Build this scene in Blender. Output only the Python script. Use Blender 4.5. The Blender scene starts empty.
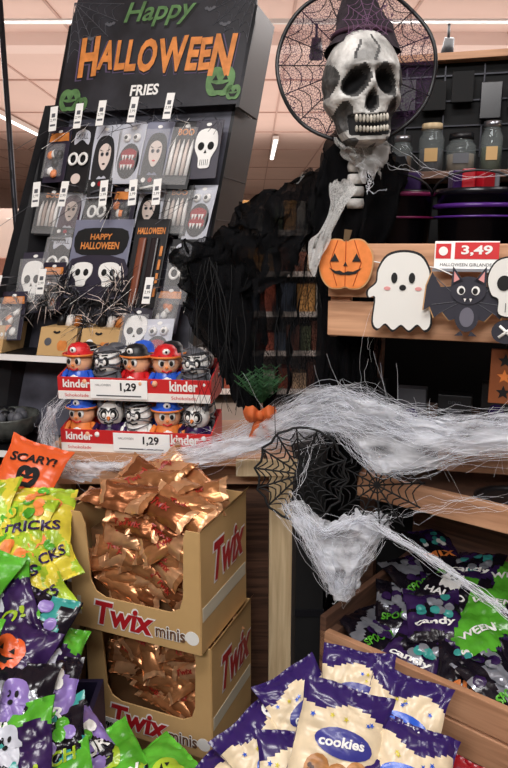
import bpy, bmesh, math, random
from math import sin, cos, pi, radians, sqrt
from mathutils import Matrix, Vector, Euler, noise
random.seed(7)
sc = bpy.context.scene
sc.view_settings.view_transform = 'Standard'

# ------------------------------------------------------------------ materials
def lin(h):
    h = h.lstrip('#'); o = []
    for i in (0, 2, 4):
        c = int(h[i:i+2], 16)/255
        o.append(c/12.92 if c <= .04045 else ((c+.055)/1.055)**2.4)
    return tuple(o)
MC = {}
def mat(name, hexc='888888', rough=.5, metal=0, var=0, vs=20, bump=0, bs=60, emit=0, coat=0, alpha=None, trans=0):
    if name in MC: return MC[name]
    m = bpy.data.materials.new(name); m.use_nodes = True
    nt = m.node_tree; N = nt.nodes; L = nt.links
    p = N['Principled BSDF']; c = lin(hexc)
    p.inputs['Base Color'].default_value = (*c, 1)
    p.inputs['Roughness'].default_value = rough
    p.inputs['Metallic'].default_value = metal
    if coat: p.inputs['Coat Weight'].default_value = coat; p.inputs['Coat Roughness'].default_value = .12
    if trans: p.inputs['Transmission Weight'].default_value = trans
    tc = N.new('ShaderNodeTexCoord')
    if var:
        n = N.new('ShaderNodeTexNoise'); n.inputs['Scale'].default_value = vs; n.inputs['Detail'].default_value = 4
        L.new(tc.outputs['Object'], n.inputs['Vector'])
        r = N.new('ShaderNodeValToRGB')
        r.color_ramp.elements[0].position = .35; r.color_ramp.elements[1].position = .68
        r.color_ramp.elements[0].color = (*[x*(1-var) for x in c], 1)
        r.color_ramp.elements[1].color = (*[min(1, x*(1+var)+.01) for x in c], 1)
        L.new(n.outputs['Fac'], r.inputs['Fac']); L.new(r.outputs['Color'], p.inputs['Base Color'])
    if bump:
        n = N.new('ShaderNodeTexNoise'); n.inputs['Scale'].default_value = bs; n.inputs['Detail'].default_value = 3
        L.new(tc.outputs['Object'], n.inputs['Vector'])
        b = N.new('ShaderNodeBump'); b.inputs['Strength'].default_value = bump; b.inputs['Distance'].default_value = .01
        L.new(n.outputs['Fac'], b.inputs['Height']); L.new(b.outputs['Normal'], p.inputs['Normal'])
    if emit:
        p.inputs['Emission Color'].default_value = (*c, 1); p.inputs['Emission Strength'].default_value = emit
    if alpha is not None: p.inputs['Alpha'].default_value = alpha
    MC[name] = m; return m

def woodmat(name, a, b, axis='X'):
    m = bpy.data.materials.new(name); m.use_nodes = True
    N = m.node_tree.nodes; L = m.node_tree.links; p = N['Principled BSDF']
    tc = N.new('ShaderNodeTexCoord'); mp = N.new('ShaderNodeMapping')
    mp.inputs['Scale'].default_value = {'X': (3, 3, 45), 'Z': (45, 45, 3)}[axis]
    n = N.new('ShaderNodeTexNoise'); n.inputs['Scale'].default_value = 1.5; n.inputs['Detail'].default_value = 6
    n.inputs['Distortion'].default_value = .6
    r = N.new('ShaderNodeValToRGB'); r.color_ramp.elements[0].color = (*lin(a), 1); r.color_ramp.elements[1].color = (*lin(b), 1)
    r.color_ramp.elements[0].position = .35; r.color_ramp.elements[1].position = .65
    L.new(tc.outputs['Object'], mp.inputs['Vector']); L.new(mp.outputs['Vector'], n.inputs['Vector'])
    L.new(n.outputs['Fac'], r.inputs['Fac']); L.new(r.outputs['Color'], p.inputs['Base Color'])
    p.inputs['Roughness'].default_value = .6
    MC[name] = m; return m

def fibre_shader(m, col, k=.45):
    N = m.node_tree.nodes; L = m.node_tree.links
    d = N.new('ShaderNodeBsdfDiffuse'); t = N.new('ShaderNodeBsdfTranslucent'); x = N.new('ShaderNodeMixShader')
    for s in (d, t): s.inputs['Color'].default_value = (*lin(col), 1)
    x.inputs[0].default_value = k; L.new(d.outputs[0], x.inputs[1]); L.new(t.outputs[0], x.inputs[2]); return x

def netmat(name, col, scale, thick, dens, rough=.9, stretch=(1, 1, 1), ns=9, lo=.35, hi=.7, translu=False):
    """woven / fibrous cloth with real holes: voronoi threads plus noise density"""
    m = bpy.data.materials.new(name); m.use_nodes = True
    N = m.node_tree.nodes; L = m.node_tree.links; p = N['Principled BSDF']
    p.inputs['Base Color'].default_value = (*lin(col), 1); p.inputs['Roughness'].default_value = rough
    p.inputs['Specular IOR Level'].default_value = .1
    tc = N.new('ShaderNodeTexCoord'); mp = N.new('ShaderNodeMapping'); mp.inputs['Scale'].default_value = stretch
    L.new(tc.outputs['Object'], mp.inputs['Vector'])
    v = N.new('ShaderNodeTexVoronoi'); v.feature = 'DISTANCE_TO_EDGE'; v.inputs['Scale'].default_value = scale
    L.new(mp.outputs['Vector'], v.inputs['Vector'])
    lt = N.new('ShaderNodeMath'); lt.operation = 'LESS_THAN'; lt.inputs[1].default_value = thick
    L.new(v.outputs['Distance'], lt.inputs[0])
    n = N.new('ShaderNodeTexNoise'); n.inputs['Scale'].default_value = ns; n.inputs['Detail'].default_value = 8
    L.new(mp.outputs['Vector'], n.inputs['Vector'])
    mr = N.new('ShaderNodeMapRange'); mr.inputs[1].default_value = lo; mr.inputs[2].default_value = hi
    mr.inputs[3].default_value = dens[0]; mr.inputs[4].default_value = dens[1]
    L.new(n.outputs['Fac'], mr.inputs[0])
    mx = N.new('ShaderNodeMath'); mx.operation = 'MAXIMUM'
    ml = N.new('ShaderNodeMath'); ml.operation = 'MULTIPLY'; ml.inputs[1].default_value = .9
    L.new(lt.outputs[0], ml.inputs[0]); L.new(ml.outputs[0], mx.inputs[0]); L.new(mr.outputs[0], mx.inputs[1])
    if translu:
        f = fibre_shader(m, col); tr = N.new('ShaderNodeBsdfTransparent'); x = N.new('ShaderNodeMixShader')
        L.new(mx.outputs[0], x.inputs[0]); L.new(tr.outputs[0], x.inputs[1]); L.new(f.outputs[0], x.inputs[2])
        L.new(x.outputs[0], N['Material Output'].inputs['Surface'])
    else: L.new(mx.outputs[0], p.inputs['Alpha'])
    MC[name] = m; return m

BLACK = mat('black_card', '101014', .45)
BLACKM = mat('black_matte', '08080a', .8)
GREY = mat('grey_card', '55565c', .5)
WHITE = mat('white_print', 'f2f0ec', .5)
CREAM = mat('cream_film', 'ead6b4', .3, var=.12, vs=25)
PURPLE = mat('purple_film', '33205f', .22)
DPURP = mat('dark_purple_film', '2e1648', .22, var=.4)
GREEN = mat('green_film', '55a82c', .22, var=.25)
LIME = mat('lime_film', 'a4c030', .22, var=.3)
YEL = mat('yellow_film', 'd8c83e', .22, var=.15)
TEAL = mat('teal_film', '3c9790', .25)
ORANGE = mat('orange_film', 'e4602c', .3)
ORP = mat('orange_paint', 'e8833a', .5, var=.08, vs=60)
RED = mat('red_print', 'd01c22', .4)
DRED = mat('dark_red_film', '9c1420', .25)
BLUE = mat('blue_film', '2f5fd0', .25)
LAV = mat('lavender_film', '9078bc', .25)
SILV = mat('silver_film', 'a8abb5', .22, metal=.5)
BLKF = mat('black_film', '17131c', .2)
GOLD = mat('copper_foil', 'c28455', .27, metal=.6, var=.12, vs=18)
GOLD2 = mat('gold_foil', 'dba67a', .28, metal=.55, var=.12, vs=18)
GOLD3 = mat('bronze_foil', '9a5e38', .27, metal=.65, var=.15, vs=18)
FOILR = mat('foil_brown_print', '7a4026', .3, metal=.5, var=.2, vs=40)
FOILT = mat('foil_red_text', '9a241c', .35)
CARD = mat('carton_board', 'c8a26c', .7, var=.06, vs=8)
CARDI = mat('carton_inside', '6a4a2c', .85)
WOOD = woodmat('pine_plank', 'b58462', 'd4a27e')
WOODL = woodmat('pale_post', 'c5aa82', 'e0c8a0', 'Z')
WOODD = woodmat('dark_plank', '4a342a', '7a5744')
METAL = mat('steel', 'a8aab0', .3, metal=.9)
DMETAL = mat('dark_steel', '2a2a30', .4, metal=.6)
BONE = mat('bone_paint', 'b0aeaa', .5, var=.55, vs=24, bump=.6, bs=60)
SOCK = mat('socket_wash', '0e0e11', .85, var=.5, vs=40)
SMUDGE = mat('skull_grey_wash', '3e3d3c', .7, var=.6, vs=50, bump=.5)
TOOTH = mat('tooth', 'aaa498', .35, var=.35, vs=90)
FLESH = mat('pale_face', 'e0cec4', .5)
PEACH = mat('peach_face', 'f0b48c', .4)
INK = mat('black_ink', '050506', .6)

# ------------------------------------------------------------------ mesh builder
def TR(loc, rot=(0, 0, 0), s=1):
    S = Matrix.Diagonal((*( (s,)*3 if not hasattr(s, '__len__') else s), 1))
    return Matrix.Translation(loc) @ Euler([radians(a) for a in rot]).to_matrix().to_4x4() @ S
def FR(o, x, y, z):
    M = Matrix.Identity(4)
    for i, v in enumerate((x, y, z, o)):
        for j in range(3): M[j][i] = v[j]
    return M
I4 = Matrix.Identity(4)

_tc = {}
def textmesh(s, bold=0.0):
    k = (s, bold)
    if k in _tc: return _tc[k]
    cu = bpy.data.curves.new('t', 'FONT'); cu.body = s; cu.size = 1; cu.offset = bold
    cu.align_x = 'CENTER'; cu.align_y = 'CENTER'; cu.resolution_u = 3
    o = bpy.data.objects.new('t', cu); sc.collection.objects.link(o)
    bpy.context.view_layer.update()
    dg = bpy.context.evaluated_depsgraph_get(); me = o.evaluated_get(dg).to_mesh()
    vs = [v.co.copy() for v in me.vertices]; fs = [list(p.vertices) for p in me.polygons]
    o.evaluated_get(dg).to_mesh_clear(); bpy.data.objects.remove(o); bpy.data.curves.remove(cu)
    if vs:
        x0 = min(v.x for v in vs); x1 = max(v.x for v in vs); y0 = min(v.y for v in vs); y1 = max(v.y for v in vs)
        vs = [Vector(((v.x-(x0+x1)/2), (v.y-(y0+y1)/2), 0)) for v in vs]
        _tc[k] = (vs, fs, x1-x0, y1-y0)
    else: _tc[k] = ([], [], 1, 1)
    return _tc[k]

class B:
    def __init__(s, name):
        s.name = name; s.v = []; s.f = []; s.m = []; s.sm = []; s.mats = []
    def mi(s, m):
        if m not in s.mats: s.mats.append(m)
        return s.mats.index(m)
    def add(s, vs, fs, m, M=I4, smooth=False):
        o = len(s.v); s.v += [M @ Vector(v) for v in vs]
        ml = isinstance(m, list)
        for i, f in enumerate(fs):
            s.f.append([o+k for k in f]); s.m.append(s.mi(m[i] if ml else m)); s.sm.append(smooth)
    def box(s, c, d, m, M=I4, bev=0):
        """c centre, d full dimensions"""
        bm = bmesh.new(); bmesh.ops.create_cube(bm, size=1)
        for v in bm.verts: v.co = Vector((v.co.x*d[0], v.co.y*d[1], v.co.z*d[2]))
        if bev: bmesh.ops.bevel(bm, geom=bm.edges[:], offset=bev, segments=2, affect='EDGES', profile=.6)
        bm.verts.index_update()
        s.add([v.co+Vector(c) for v in bm.verts], [[v.index for v in f.verts] for f in bm.faces], m, M); bm.free()
    def tube(s, pts, r, m, M=I4, n=6, closed=False, taper=None):
        pts = [Vector(p) for p in pts]; vs = []; fs = []; k = len(pts)
        for i, p in enumerate(pts):
            a = pts[(i-1) % k] if (i > 0 or closed) else p; b = pts[(i+1) % k] if (i < k-1 or closed) else p
            d = (b-a); d = d.normalized() if d.length > 1e-9 else Vector((0, 0, 1))
            u = d.orthogonal() if abs(d.z) > .9 else d.cross(Vector((0, 0, 1)))
            u.normalize(); w = d.cross(u)
            rr = r*(taper[i] if taper else 1)
            for j in range(n): vs.append(p+u*rr*cos(2*pi*j/n)+w*rr*sin(2*pi*j/n))
        for i in range(k if closed else k-1):
            for j in range(n):
                a = i*n+j; b = i*n+(j+1) % n; i2 = (i+1) % k
                fs.append([a, b, i2*n+(j+1) % n, i2*n+j])
        if not closed: fs += [list(range(n))[::-1], [(k-1)*n+j for j in range(n)]]
        s.add(vs, fs, m, M, n > 4)
    def ell(s, c, r, m, M=I4, nu=16, nv=10, fn=None):
        vs = []; fs = []
        for i in range(nv+1):
            t = pi*i/nv
            for j in range(nu):
                a = 2*pi*j/nu; p = Vector((sin(t)*cos(a), sin(t)*sin(a), cos(t)))
                if fn: p = fn(p)
                vs.append(Vector((c[0]+p.x*r[0], c[1]+p.y*r[1], c[2]+p.z*r[2])))
        for i in range(nv):
            for j in range(nu):
                fs.append([i*nu+j, (i+1)*nu+j, (i+1)*nu+(j+1) % nu, i*nu+(j+1) % nu])
        s.add(vs, fs, m, M, True)
    def lathe(s, prof, m, M=I4, n=20):
        vs = []; fs = []
        for r, z in prof:
            for j in range(n): vs.append((r*cos(2*pi*j/n), r*sin(2*pi*j/n), z))
        for i in range(len(prof)-1):
            for j in range(n):
                fs.append([i*n+j, i*n+(j+1) % n, (i+1)*n+(j+1) % n, (i+1)*n+j])
        s.add(vs, fs, m, M, True)
    def poly(s, pts, m, M=I4, t=.002, z=0):
        n = len(pts)
        vs = [(p[0], p[1], z+t) for p in pts]+[(p[0], p[1], z) for p in pts]
        fs = [list(range(n)), [n+i for i in range(n)][::-1]]+[[i, n+i, n+(i+1) % n, (i+1) % n] for i in range(n)]
        s.add(vs, fs, m, M)
    def text(s, st, h, m, M=I4, w=None, bold=.0, z=.001, slant=0):
        vs, fs, tw, th = textmesh(st, bold)
        k = h/th; kx = k if w is None else w/tw
        s.add([(v.x*kx+v.y*k*slant, v.y*k, z) for v in vs], fs, m, M)
    def make(s, parent=None, coll=None):
        me = bpy.data.meshes.new(s.name); me.from_pydata([tuple(v) for v in s.v], [], s.f)
        for m in s.mats: me.materials.append(m)
        me.polygons.foreach_set('material_index', s.m); me.polygons.foreach_set('use_smooth', s.sm)
        me.update(); o = bpy.data.objects.new(s.name, me); sc.collection.objects.link(o)
        if parent: o.parent = parent
        return o

def catmull(p, t, closed=False):
    n = len(p)
    if closed:
        i = int(math.floor(t)) % n; f = t-math.floor(t); q = [p[(i+k-1) % n] for k in range(4)]
    else:
        i = min(int(t), n-2); f = t-i; q = [p[max(0, min(n-1, i+k-1))] for k in range(4)]
    a, b, c, d = [Vector(x) for x in q]
    return .5*((2*b)+(c-a)*f+(2*a-5*b+4*c-d)*f*f+(3*b-a-3*c+d)*f**3)
def smooth2(pts, n=5):
    P = [(x, y, 0) for x, y in pts]
    return [tuple(catmull(P, i/n, True))[:2] for i in range(len(pts)*n)]
def circ(cx, cy, rx, ry=None, n=20):
    ry = ry or rx
    return [(cx+rx*cos(2*pi*i/n), cy+ry*sin(2*pi*i/n)) for i in range(n)]
def scl(pts, k, ox=0, oy=0): return [(x*k+ox, y*k+oy) for x, y in pts]
def mirror(half): return half+[(-x, y) for x, y in half[::-1] if abs(x) > 1e-6]

# ------------------------------------------------------------------ film bags
GHOST = mirror([(0, .5), (.2, .45), (.31, .28), (.33, .12), (.43, .02), (.42, -.07), (.34, -.07), (.36, -.38), (.29, -.47), (.2, -.4), (.1, -.48), (0, -.41)])
PUMP = mirror([(0, .38), (.12, .42), (.3, .4), (.45, .22), (.48, 0), (.42, -.26), (.28, -.42), (.1, -.44), (0, -.41)])
def bag(b, M, w, h, t, body, accent=None, text=None, tcol=None, emblem=None, seed=0, res=(20, 24), pat=0, bend=0, th=None, sub=1, wrk=1.0, tw_=1.5):
    rn = random.Random(seed); P = [rn.uniform(0, 6.28) for _ in range(8)]; A = [rn.uniform(-1, 1) for _ in range(8)]
    bd = bend or rn.uniform(-.25, .25)
    def Z(x, y):
        ax, ay = abs(x), abs(y)
        e = max(0, 1-ax**3)**.55; f = max(0, 1-(ay/.9)**3)**.6 if ay < .9 else 0
        wr = 0
        for k in range(4):
            q = x*(5+3*A[k])*cos(P[k])+y*(5+3*A[k+2])*sin(P[k])+P[k+2]+1.2*sin(x*2+y*3+P[k+1])
            wr += (1-abs(sin(q)))**2*.13
        wr *= wrk*(.35+.65*max(ax, ay)); edge = sin(x*14+P[0])*.08*ay**3+sin(y*9+P[1])*.05*ax**3
        return t*(.5*e*f-wr*(e*f)+edge*.8), t*(bd*(x*x-.3)+.3*A[6]*x*y)
    def S(x, y, off=0):
        ax, ay = abs(x), abs(y); z, q = Z(x, y)
        X = w/2*x*(1-.08*(1-ay**2)+.015*sin(y*7+P[3])); Y = h/2*y*(1-.05*(1-ax**2)+.02*sin(x*5+P[4]))
        return Vector((X, Y, z+q+off))
    nx, ny = res; vs = []; fs = []; ms = []
    for side in (1, -1):
        o = len(vs)
        for j in range(ny+1):
            for i in range(nx+1):
                x = -1+2*i/nx; y = -1+2*j/ny
                p = S(x, y)
                if side < 0: z, q = Z(x, y); p.z = -z*.9+q
                vs.append(p)
        for j in range(ny):
            for i in range(nx):
                x = -1+2*(i+.5)/nx; y = -1+2*(j+.5)/ny; a = o+j*(nx+1)+i
                q = [a, a+1, a+nx+2, a+nx+1]; fs.append(q if side > 0 else q[::-1])
                m = body
                if accent:
                    if pat == 0 and y > .52+.12*sin(x*4+P[0]): m = accent
                    if pat == 1 and y < -.35+.2*sin(x*5+P[0]): m = accent
                    if pat == 2 and sin(x*4*cos(P[1])+y*6*sin(P[1])+P[2]+noise.noise((x*2, y*2, seed))*2.2) > .45: m = accent
                    if pat == 3 and abs(x) > .82: m = accent
                    if pat == 4 and (x*.7+y) > .25+.2*sin(x*3+P[1]): m = accent
                    if pat == 5 and (y > .56+.1*sin(x*4+P[0]) or y < -.9 or (side < 0)): m = accent
                    if pat == 6 and abs(y+.1) < .38 and .25 < abs(x) < .8: m = accent
                ms.append(m)
    b.add(vs, fs, ms, M, True)
    def decal(pts, m, off=.0025):
        n = len(pts); cx = sum(p[0] for p in pts)/n; cy = sum(p[1] for p in pts)/n
        vv = [S(cx, cy, off)]; ff = []
        R = 5
        for r in range(1, R+1):
            for p in pts: vv.append(S(max(-.98, min(.98, cx+(p[0]-cx)*r/R)), max(-.98, min(.98, cy+(p[1]-cy)*r/R)), off))
        for i in range(n): ff.append([0, 1+i, 1+(i+1) % n])
        for r in range(R-1):
            for i in range(n):
                a = 1+r*n; ff.append([a+i, a+n+i, a+n+(i+1) % n, a+(i+1) % n])
        b.add(vv, ff, m, M, True)
    asp = w/h
    if emblem:
        kind, ex, ey, es, m1, m2 = emblem
        if kind == 'ghost':
            decal([(ex+x*es/asp, ey+y*es) for x, y in smooth2(GHOST, 2)], m1)
            for sx in (-.1, .1): decal([(ex+x/asp, ey+y) for x, y in circ(sx*es, .15*es, .05*es, .08*es, 8)], m2, .0045)
            decal([(ex+x/asp, ey+y) for x, y in circ(0, -.03*es, .07*es, .06*es, 8)], m2, .0045)
        if kind == 'pump':
            decal([(ex+x*es/asp, ey+y*es) for x, y in smooth2(PUMP, 2)], m1)
            for sx in (-.17, .17): decal([(ex+x/asp, ey+y) for x, y in [((sx-.08)*es, .02*es), ((sx+.08)*es, .02*es), (sx*es, .17*es)]], m2, .0045)
            decal([(ex+x/asp, ey+y) for x, y in [(-.3*es, -.05*es), (-.1*es, -.12*es), (.1*es, -.12*es), (.3*es, -.05*es), (.15*es, -.27*es), (-.15*es, -.27*es)]], m2, .0045)
        if kind == 'disc':
            decal([(ex+x/asp, ey+y) for x, y in circ(0, 0, es*.5, n=16)], m1)
            decal([(ex+x/asp, ey+y) for x, y in circ(0, 0, es*.3, n=16)], m2, .004)
        if kind == 'balls':
            for k in range(9):
                a = rn.uniform(0, 6.28); r = rn.uniform(.1, .5)*es
                decal([(ex+x/asp, ey+y) for x, y in circ(r*cos(a), r*sin(a), es*.13, n=9)], m1 if k % 2 else m2, .003+.0004*k)
        if kind == 'cookie':
            decal([(.05+x/asp, -.05+y) for x, y in smooth2(circ(0, 0, .56, .26, 10), 2)], BLUE if rn.random() < .6 else mat('blue_violet', '3c3c8c', .3), .0025)
            for k, (cx_, cy_) in enumerate(((-.45, -.55), (.05, -.62), (.5, -.5))):
                decal([(cx_/asp*.8+x/asp, cy_+y) for x, y in circ(0, 0, .24, n=14)], mat('cookie_print', 'b98048', .4, var=.3, vs=60), .0035+.0006*k)
                for q in range(5):
                    decal([(cx_/asp*.8+x/asp, cy_+y) for x, y in circ(rn.uniform(-.15, .15), rn.uniform(-.15, .15), .045, n=6)], mat('choc_print', '4a2818', .4), .0055+.0004*k)
            for q in range(5):
                sx_, sy_ = rn.uniform(-.8, .8), rn.uniform(.25, .45)
                decal([(sx_+(.06 if i % 2 == 0 else .025)*cos(i*pi/5)/asp, sy_+(.06 if i % 2 == 0 else .025)*sin(i*pi/5)) for i in range(10)], YEL if q % 2 else BLUE, .003)
            if rn.random() < .5:
                decal([(.62+x/asp, .68+y) for x, y in circ(0, 0, .18, n=14)], WHITE, .004)
                vs1, fs1, tw1, th1 = textmesh('+1', .05)
                b.add([S(min(.97, .62+v.x*.24/tw1/asp), min(.97, .68+v.y*.18/th1), .0055) for v in vs1], fs1, PURPLE, M)
    if text:
        tv, tf, tw, thh = textmesh(text, .03); hh = (th or .36)
        bm = bmesh.new(); V = [bm.verts.new(v) for v in tv]
        for f in tf:
            try: bm.faces.new([V[i] for i in f])
            except: pass
        bmesh.ops.triangulate(bm, faces=bm.faces[:])
        if sub: bmesh.ops.subdivide_edges(bm, edges=bm.edges[:], cuts=1)
        bm.verts.index_update()
        kx = tw_/tw; ky = hh/thh; ty = .3 if emblem and emblem[2] < 0 else (-.35 if emblem else 0)
        if emblem and emblem[0] == 'cookie': ty = -.04
        b.add([S(max(-.97, min(.97, v.co.x*kx)), v.co.y*ky+ty+.1*v.co.x*kx, .004) for v in bm.verts], [[v.index for v in f.verts] for f in bm.faces], tcol or WHITE, M)
        bm.free()

def cloth(b, ctrl, m, nu=40, nv=24, fold=.01, ff=9, seed=0, fray=0):
    R = len(ctrl); C = len(ctrl[0]); vs = []; fs = []
    for j in range(nv+1):
        for i in range(nu+1):
            tu = i/nu*(C-1); tv = j/nv*(R-1)
            col = [catmull(r, tu) for r in ctrl]; p = catmull(col, tv)
            q = Vector((i/nu*ff, j/nv*ff*.4, seed))
            d = noise.noise_vector(q); p = p+d*fold+noise.noise_vector(q*3)*fold*.4
            if fray and j == nv: p.z -= fray*abs(noise.noise(Vector((i*.9, seed, 0))))*3
            vs.append(p)
    for j in range(nv):
        for i in range(nu):
            a = j*(nu+1)+i; fs.append([a, a+1, a+nu+2, a+nu+1])
    b.add(vs, fs, m, I4, True)
def strands(b, path, n, spread, r, m, seed=0, wob=.01, seg=16, n3=3, fr=6):
    rn = random.Random(seed)
    for k in range(n):
        t0 = rn.uniform(0, .6) if rn.random() < .6 else 0; t1 = min(1, t0+rn.uniform(.25, .8)) if rn.random() < .7 else 1
        o = Vector([rn.gauss(0, 1)*spread for _ in range(3)]); o2 = Vector([rn.gauss(0, 1)*spread for _ in range(3)]); pts = []; L = len(path)-1; sd = rn.uniform(0, 99)
        for i in range(seg+1):
            t = t0+(t1-t0)*i/seg; p = catmull(path, t*L*.9999); s = i/seg
            q = Vector((t*fr, sd, 0))
            pts.append(p+o*(1-s)+o2*s+noise.noise_vector(q)*wob+noise.noise_vector(q*4)*wob*.2)
        b.tube(pts, r*rn.uniform(.5, 1.4), m, n=n3)

# ------------------------------------------------------------------ room shell
b = B('floor'); b.box((0, 9, -.05), (16, 32, .1), mat('floor_tile', '8f8378', .35, var=.1, vs=3)); b.make()
CEIL = mat('ceiling_paint', 'e8ccc0', .8, var=.04, vs=1)
b = B('ceiling'); b.box((0, 9, 3.3), (16, 32, .1), CEIL)
b.make()
b = B('trim_1')
SEAM = mat('ceiling_seam', 'c8a89c', .8)
for y in (2.6, 4.4, 7.6, 9.4, 11, 13, 16, 19): b.box((0, y, 3.243), (15.8, .025, .014), SEAM)
for x in range(-7, 8): b.box((x*.9+.3, 9, 3.243), (.02, 31, .013), SEAM)
b.box((0, 6.1, 3.2), (15.8, .25, .1), mat('beam_paint', 'f0d8ce', .7))
b.make()
WALL = mat('wall_paint', 'd8c0b4', .8)
for nm, c, d in (('wall_back', (0, 25, 1.6), (16, .1, 3.3)), ('wall_left', (-8, 9, 1.6), (.1, 32, 3.3)), ('wall_right', (8, 9, 1.6), (.1, 32, 3.3)), ('wall_front', (0, -7, 1.6), (16, .1, 3.3))):
    b = B(nm); b.box(c, d, WALL); b.make()
LAMP = mat('lamp_glow', 'fff8f2', .5, emit=3)
LCASE = mat('lamp_case', 'e8e4e0', .5)
def lamp(x, y, L=1.4, yaw=0):
    b = B('ceiling_lamp'); M = TR((x, y, 0), (0, 0, yaw)); b.box((0, 0, 3.19), (.1, L, .06), LCASE, M, bev=.005); b.box((0, 0, 3.157), (.06, L-.06, .01), LAMP, M)
    for s in (-.4, .4): b.tube([(0, s*L, 3.22), (0, s*L, 3.25)], .01, DMETAL, M)
    b.make()
for x, y in ((-.55, 9.5), (.35, 12.5), (-3.3, 10), (2.6, 9), (-.9, 16.5), (1.2, 18)): lamp(x, y, 2.6)
b = B('spotlight_track'); b.box((-.3, 5.2, 3.1), (5, .03, .03), LCASE)
for x in (-2.4, .45, 1.4):
    b.tube([(x, 5.2, 3.1), (x, 5.2, 2.98)], .01, BLACK); b.lathe([(0, .06), (.035, .06), (.05, -.08), (.04, -.08), (0, -.06)], BLACK, TR((x, 5.2, 2.93), (25, 0, 0)))
for x in (-2.6, 2): b.tube([(x, 5.2, 3.1), (x, 5.2, 3.25)], .008, LCASE)
b.make()
PAL = [mat('goods_%d' % i, h, .5) for i, h in enumerate(['d8d2c8', 'a5513a', 'd8a05a', '4c5a70', 'f0e6d8', '5a6448', '7a4a3a', 'd0b090', '2c2c34', 'a87860', '8a5a48'])]
rn = random.Random(3)
def gondola(x0, x1, y, H, yaw=0):
    b = B('store_shelving'); M = TR((x0, y, 0), (0, 0, yaw)); W = x1-x0
    b.box((W/2, .3, H/2), (W, .04, H), mat('gondola_back', 'c8b4a8', .6), M)
    k = int(H/.38)
    for i in range(k):
        z = .12+i*.38; b.box((W/2, .08, z), (W, .42, .03), mat('gondola_shelf', 'e0dcd8', .4), M)
        b.box((W/2, -.135, z), (W, .01, .05), mat('price_rail', 'f2e8e0', .4), M)
        x = .05
        while x < W-.2:
            w = rn.uniform(.08, .2); h = rn.uniform(.15, .3); b.box((x+w/2, .06, z+.015+h/2), (w*.93, .25, h), rn.choice(PAL), M, .006); x += w
    for x in (0, W/2, W): b.box((x, .3, H/2), (.04, .06, H), LCASE, M)
    b.make()
gondola(-5, -1.9, 5.6, 1.75); gondola(-1.2, 2.8, 6.5, 1.9); gondola(3, 6.5, 6, 1.9); gondola(-6, 6, 11, 2.1)

# ------------------------------------------------------------------ metal pole
b = B('metal_pole'); PX = -.905; b.tube([(PX, 2.6, 0), (PX, 2.6, 2.95)], .010, DMETAL, n=12)
b.box((PX, 2.6, .015), (.2, .2, .03), DMETAL, bev=.004); b.ell((PX, 2.6, 2.95), (.02, .02, .015), DMETAL)
for z in [.2+.1*i for i in range(27)]: b.box((PX, 2.5895, z), (.006, .004, .03), BLACKM)
b.make()

# ------------------------------------------------------------------ display stand
SM = FR((-.975, 1.945, 0), (.966, -.259, 0), (.188, .2, 1), (-.259, -.966, 0))
W = .56
stand = B('cardboard_display_stand')
PRINT = mat('night_print', '1c1c24', .5, var=.5, vs=9)
stand.box((W/2, 1.0, -.005), (W, 2.0, .012), mat('grey_night_print', '4c4c58', .5, var=.6, vs=7), SM)
stand.box((W+.004, 1.02, -.13), (.012, 2.04, .26), BLACK, SM)
stand.box((.0, 1.02, -.13), (.012, 2.04, .26), BLACK, SM)
stand.box((W/2, 1.0, -.25), (W, 2.0, .01), BLACK, SM)
stand.add([(0, 2.0, 0), (0, 0, 0), (-.17, 0, .16), (-.05, 1.98, .08), (.004, 2.0, -.006), (.004, 0, -.006), (-.17, 0, .15), (-.05, 1.98, .07)],
          [[0, 1, 2, 3], [7, 6, 5, 4], [3, 2, 6, 7], [0, 3, 7, 4], [1, 5, 6, 2]], BLACK, SM)
for z, d in ((1.205, .16), (.93, .2), (.6, .2)):
    stand.box((W/2-.08, z, d/2), (W+.16, .012, d), BLACK, SM); stand.box((W/2-.08, z, d+.002), (W+.16, .018, .004), LCASE, SM)
for k in range(6): stand.box((W+.0115, 1.1+k*.13, -.13), (.003, .002, .24), GREY, SM)
stand.text('FRIES', .03, WHITE, SM @ TR((W+.0115, 1.97, -.14), (0, 90, 0)), bold=.02)
def web2(b, M, c, R, a0, a1, nr, nrings, r, m, sag=.85):
    ds = [a0+(a1-a0)*i/(nr-1) for i in range(nr)]
    for a in ds: b.tube([(c[0], c[1], 0), (c[0]+R*cos(a), c[1]+R*sin(a), 0)], r, m, M, n=4)
    for k in range(1, nrings+1):
        q = R*k/(nrings+.3); pts = []
        for i in range(nr-1):
            for t in (0, .25, .5, .75):
                a = ds[i]+(ds[i+1]-ds[i])*t; s_ = 1-(1-sag)*sin(pi*t); pts.append((c[0]+q*s_*cos(a), c[1]+q*s_*sin(a), 0))
        pts.append((c[0]+q*cos(ds[-1]), c[1]+q*sin(ds[-1]), 0)); b.tube(pts, r*.8, m, M, n=4)
PWEB = mat('printed_web_line', 'a0a0a8', .6)
for c, R in (((.18, 1.74), .17), ((.38, 1.6), .17), ((.3, 1.83), .16), ((.2, 1.4), .17)): web2(stand, SM @ TR((0, 0, .004)), c, R, 0, 2*pi, 13, 5, .0012, PWEB)
st = stand.make()
hd = B('halloween_header_sign')
HM = SM @ TR((0, 0, .05), (0, 0, 0), (.95, 1, 1))
out = [(-.03, 1.96), (-.035, 2.2), (-.02, 2.32), (.05, 2.315), (.12, 2.33), (.32, 2.345), (.48, 2.33), (.55, 2.315), (.615, 2.32), (.63, 2.2), (.625, 1.96)]
hd.poly(out, PRINT, HM, .012, -.012)
hd.box((.622, 2.1, -.11), (.012, .30, .22), BLACK, HM)
hd.box((-.03, 2.1, -.04), (.012, .28, .08), BLACK, HM)
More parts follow.
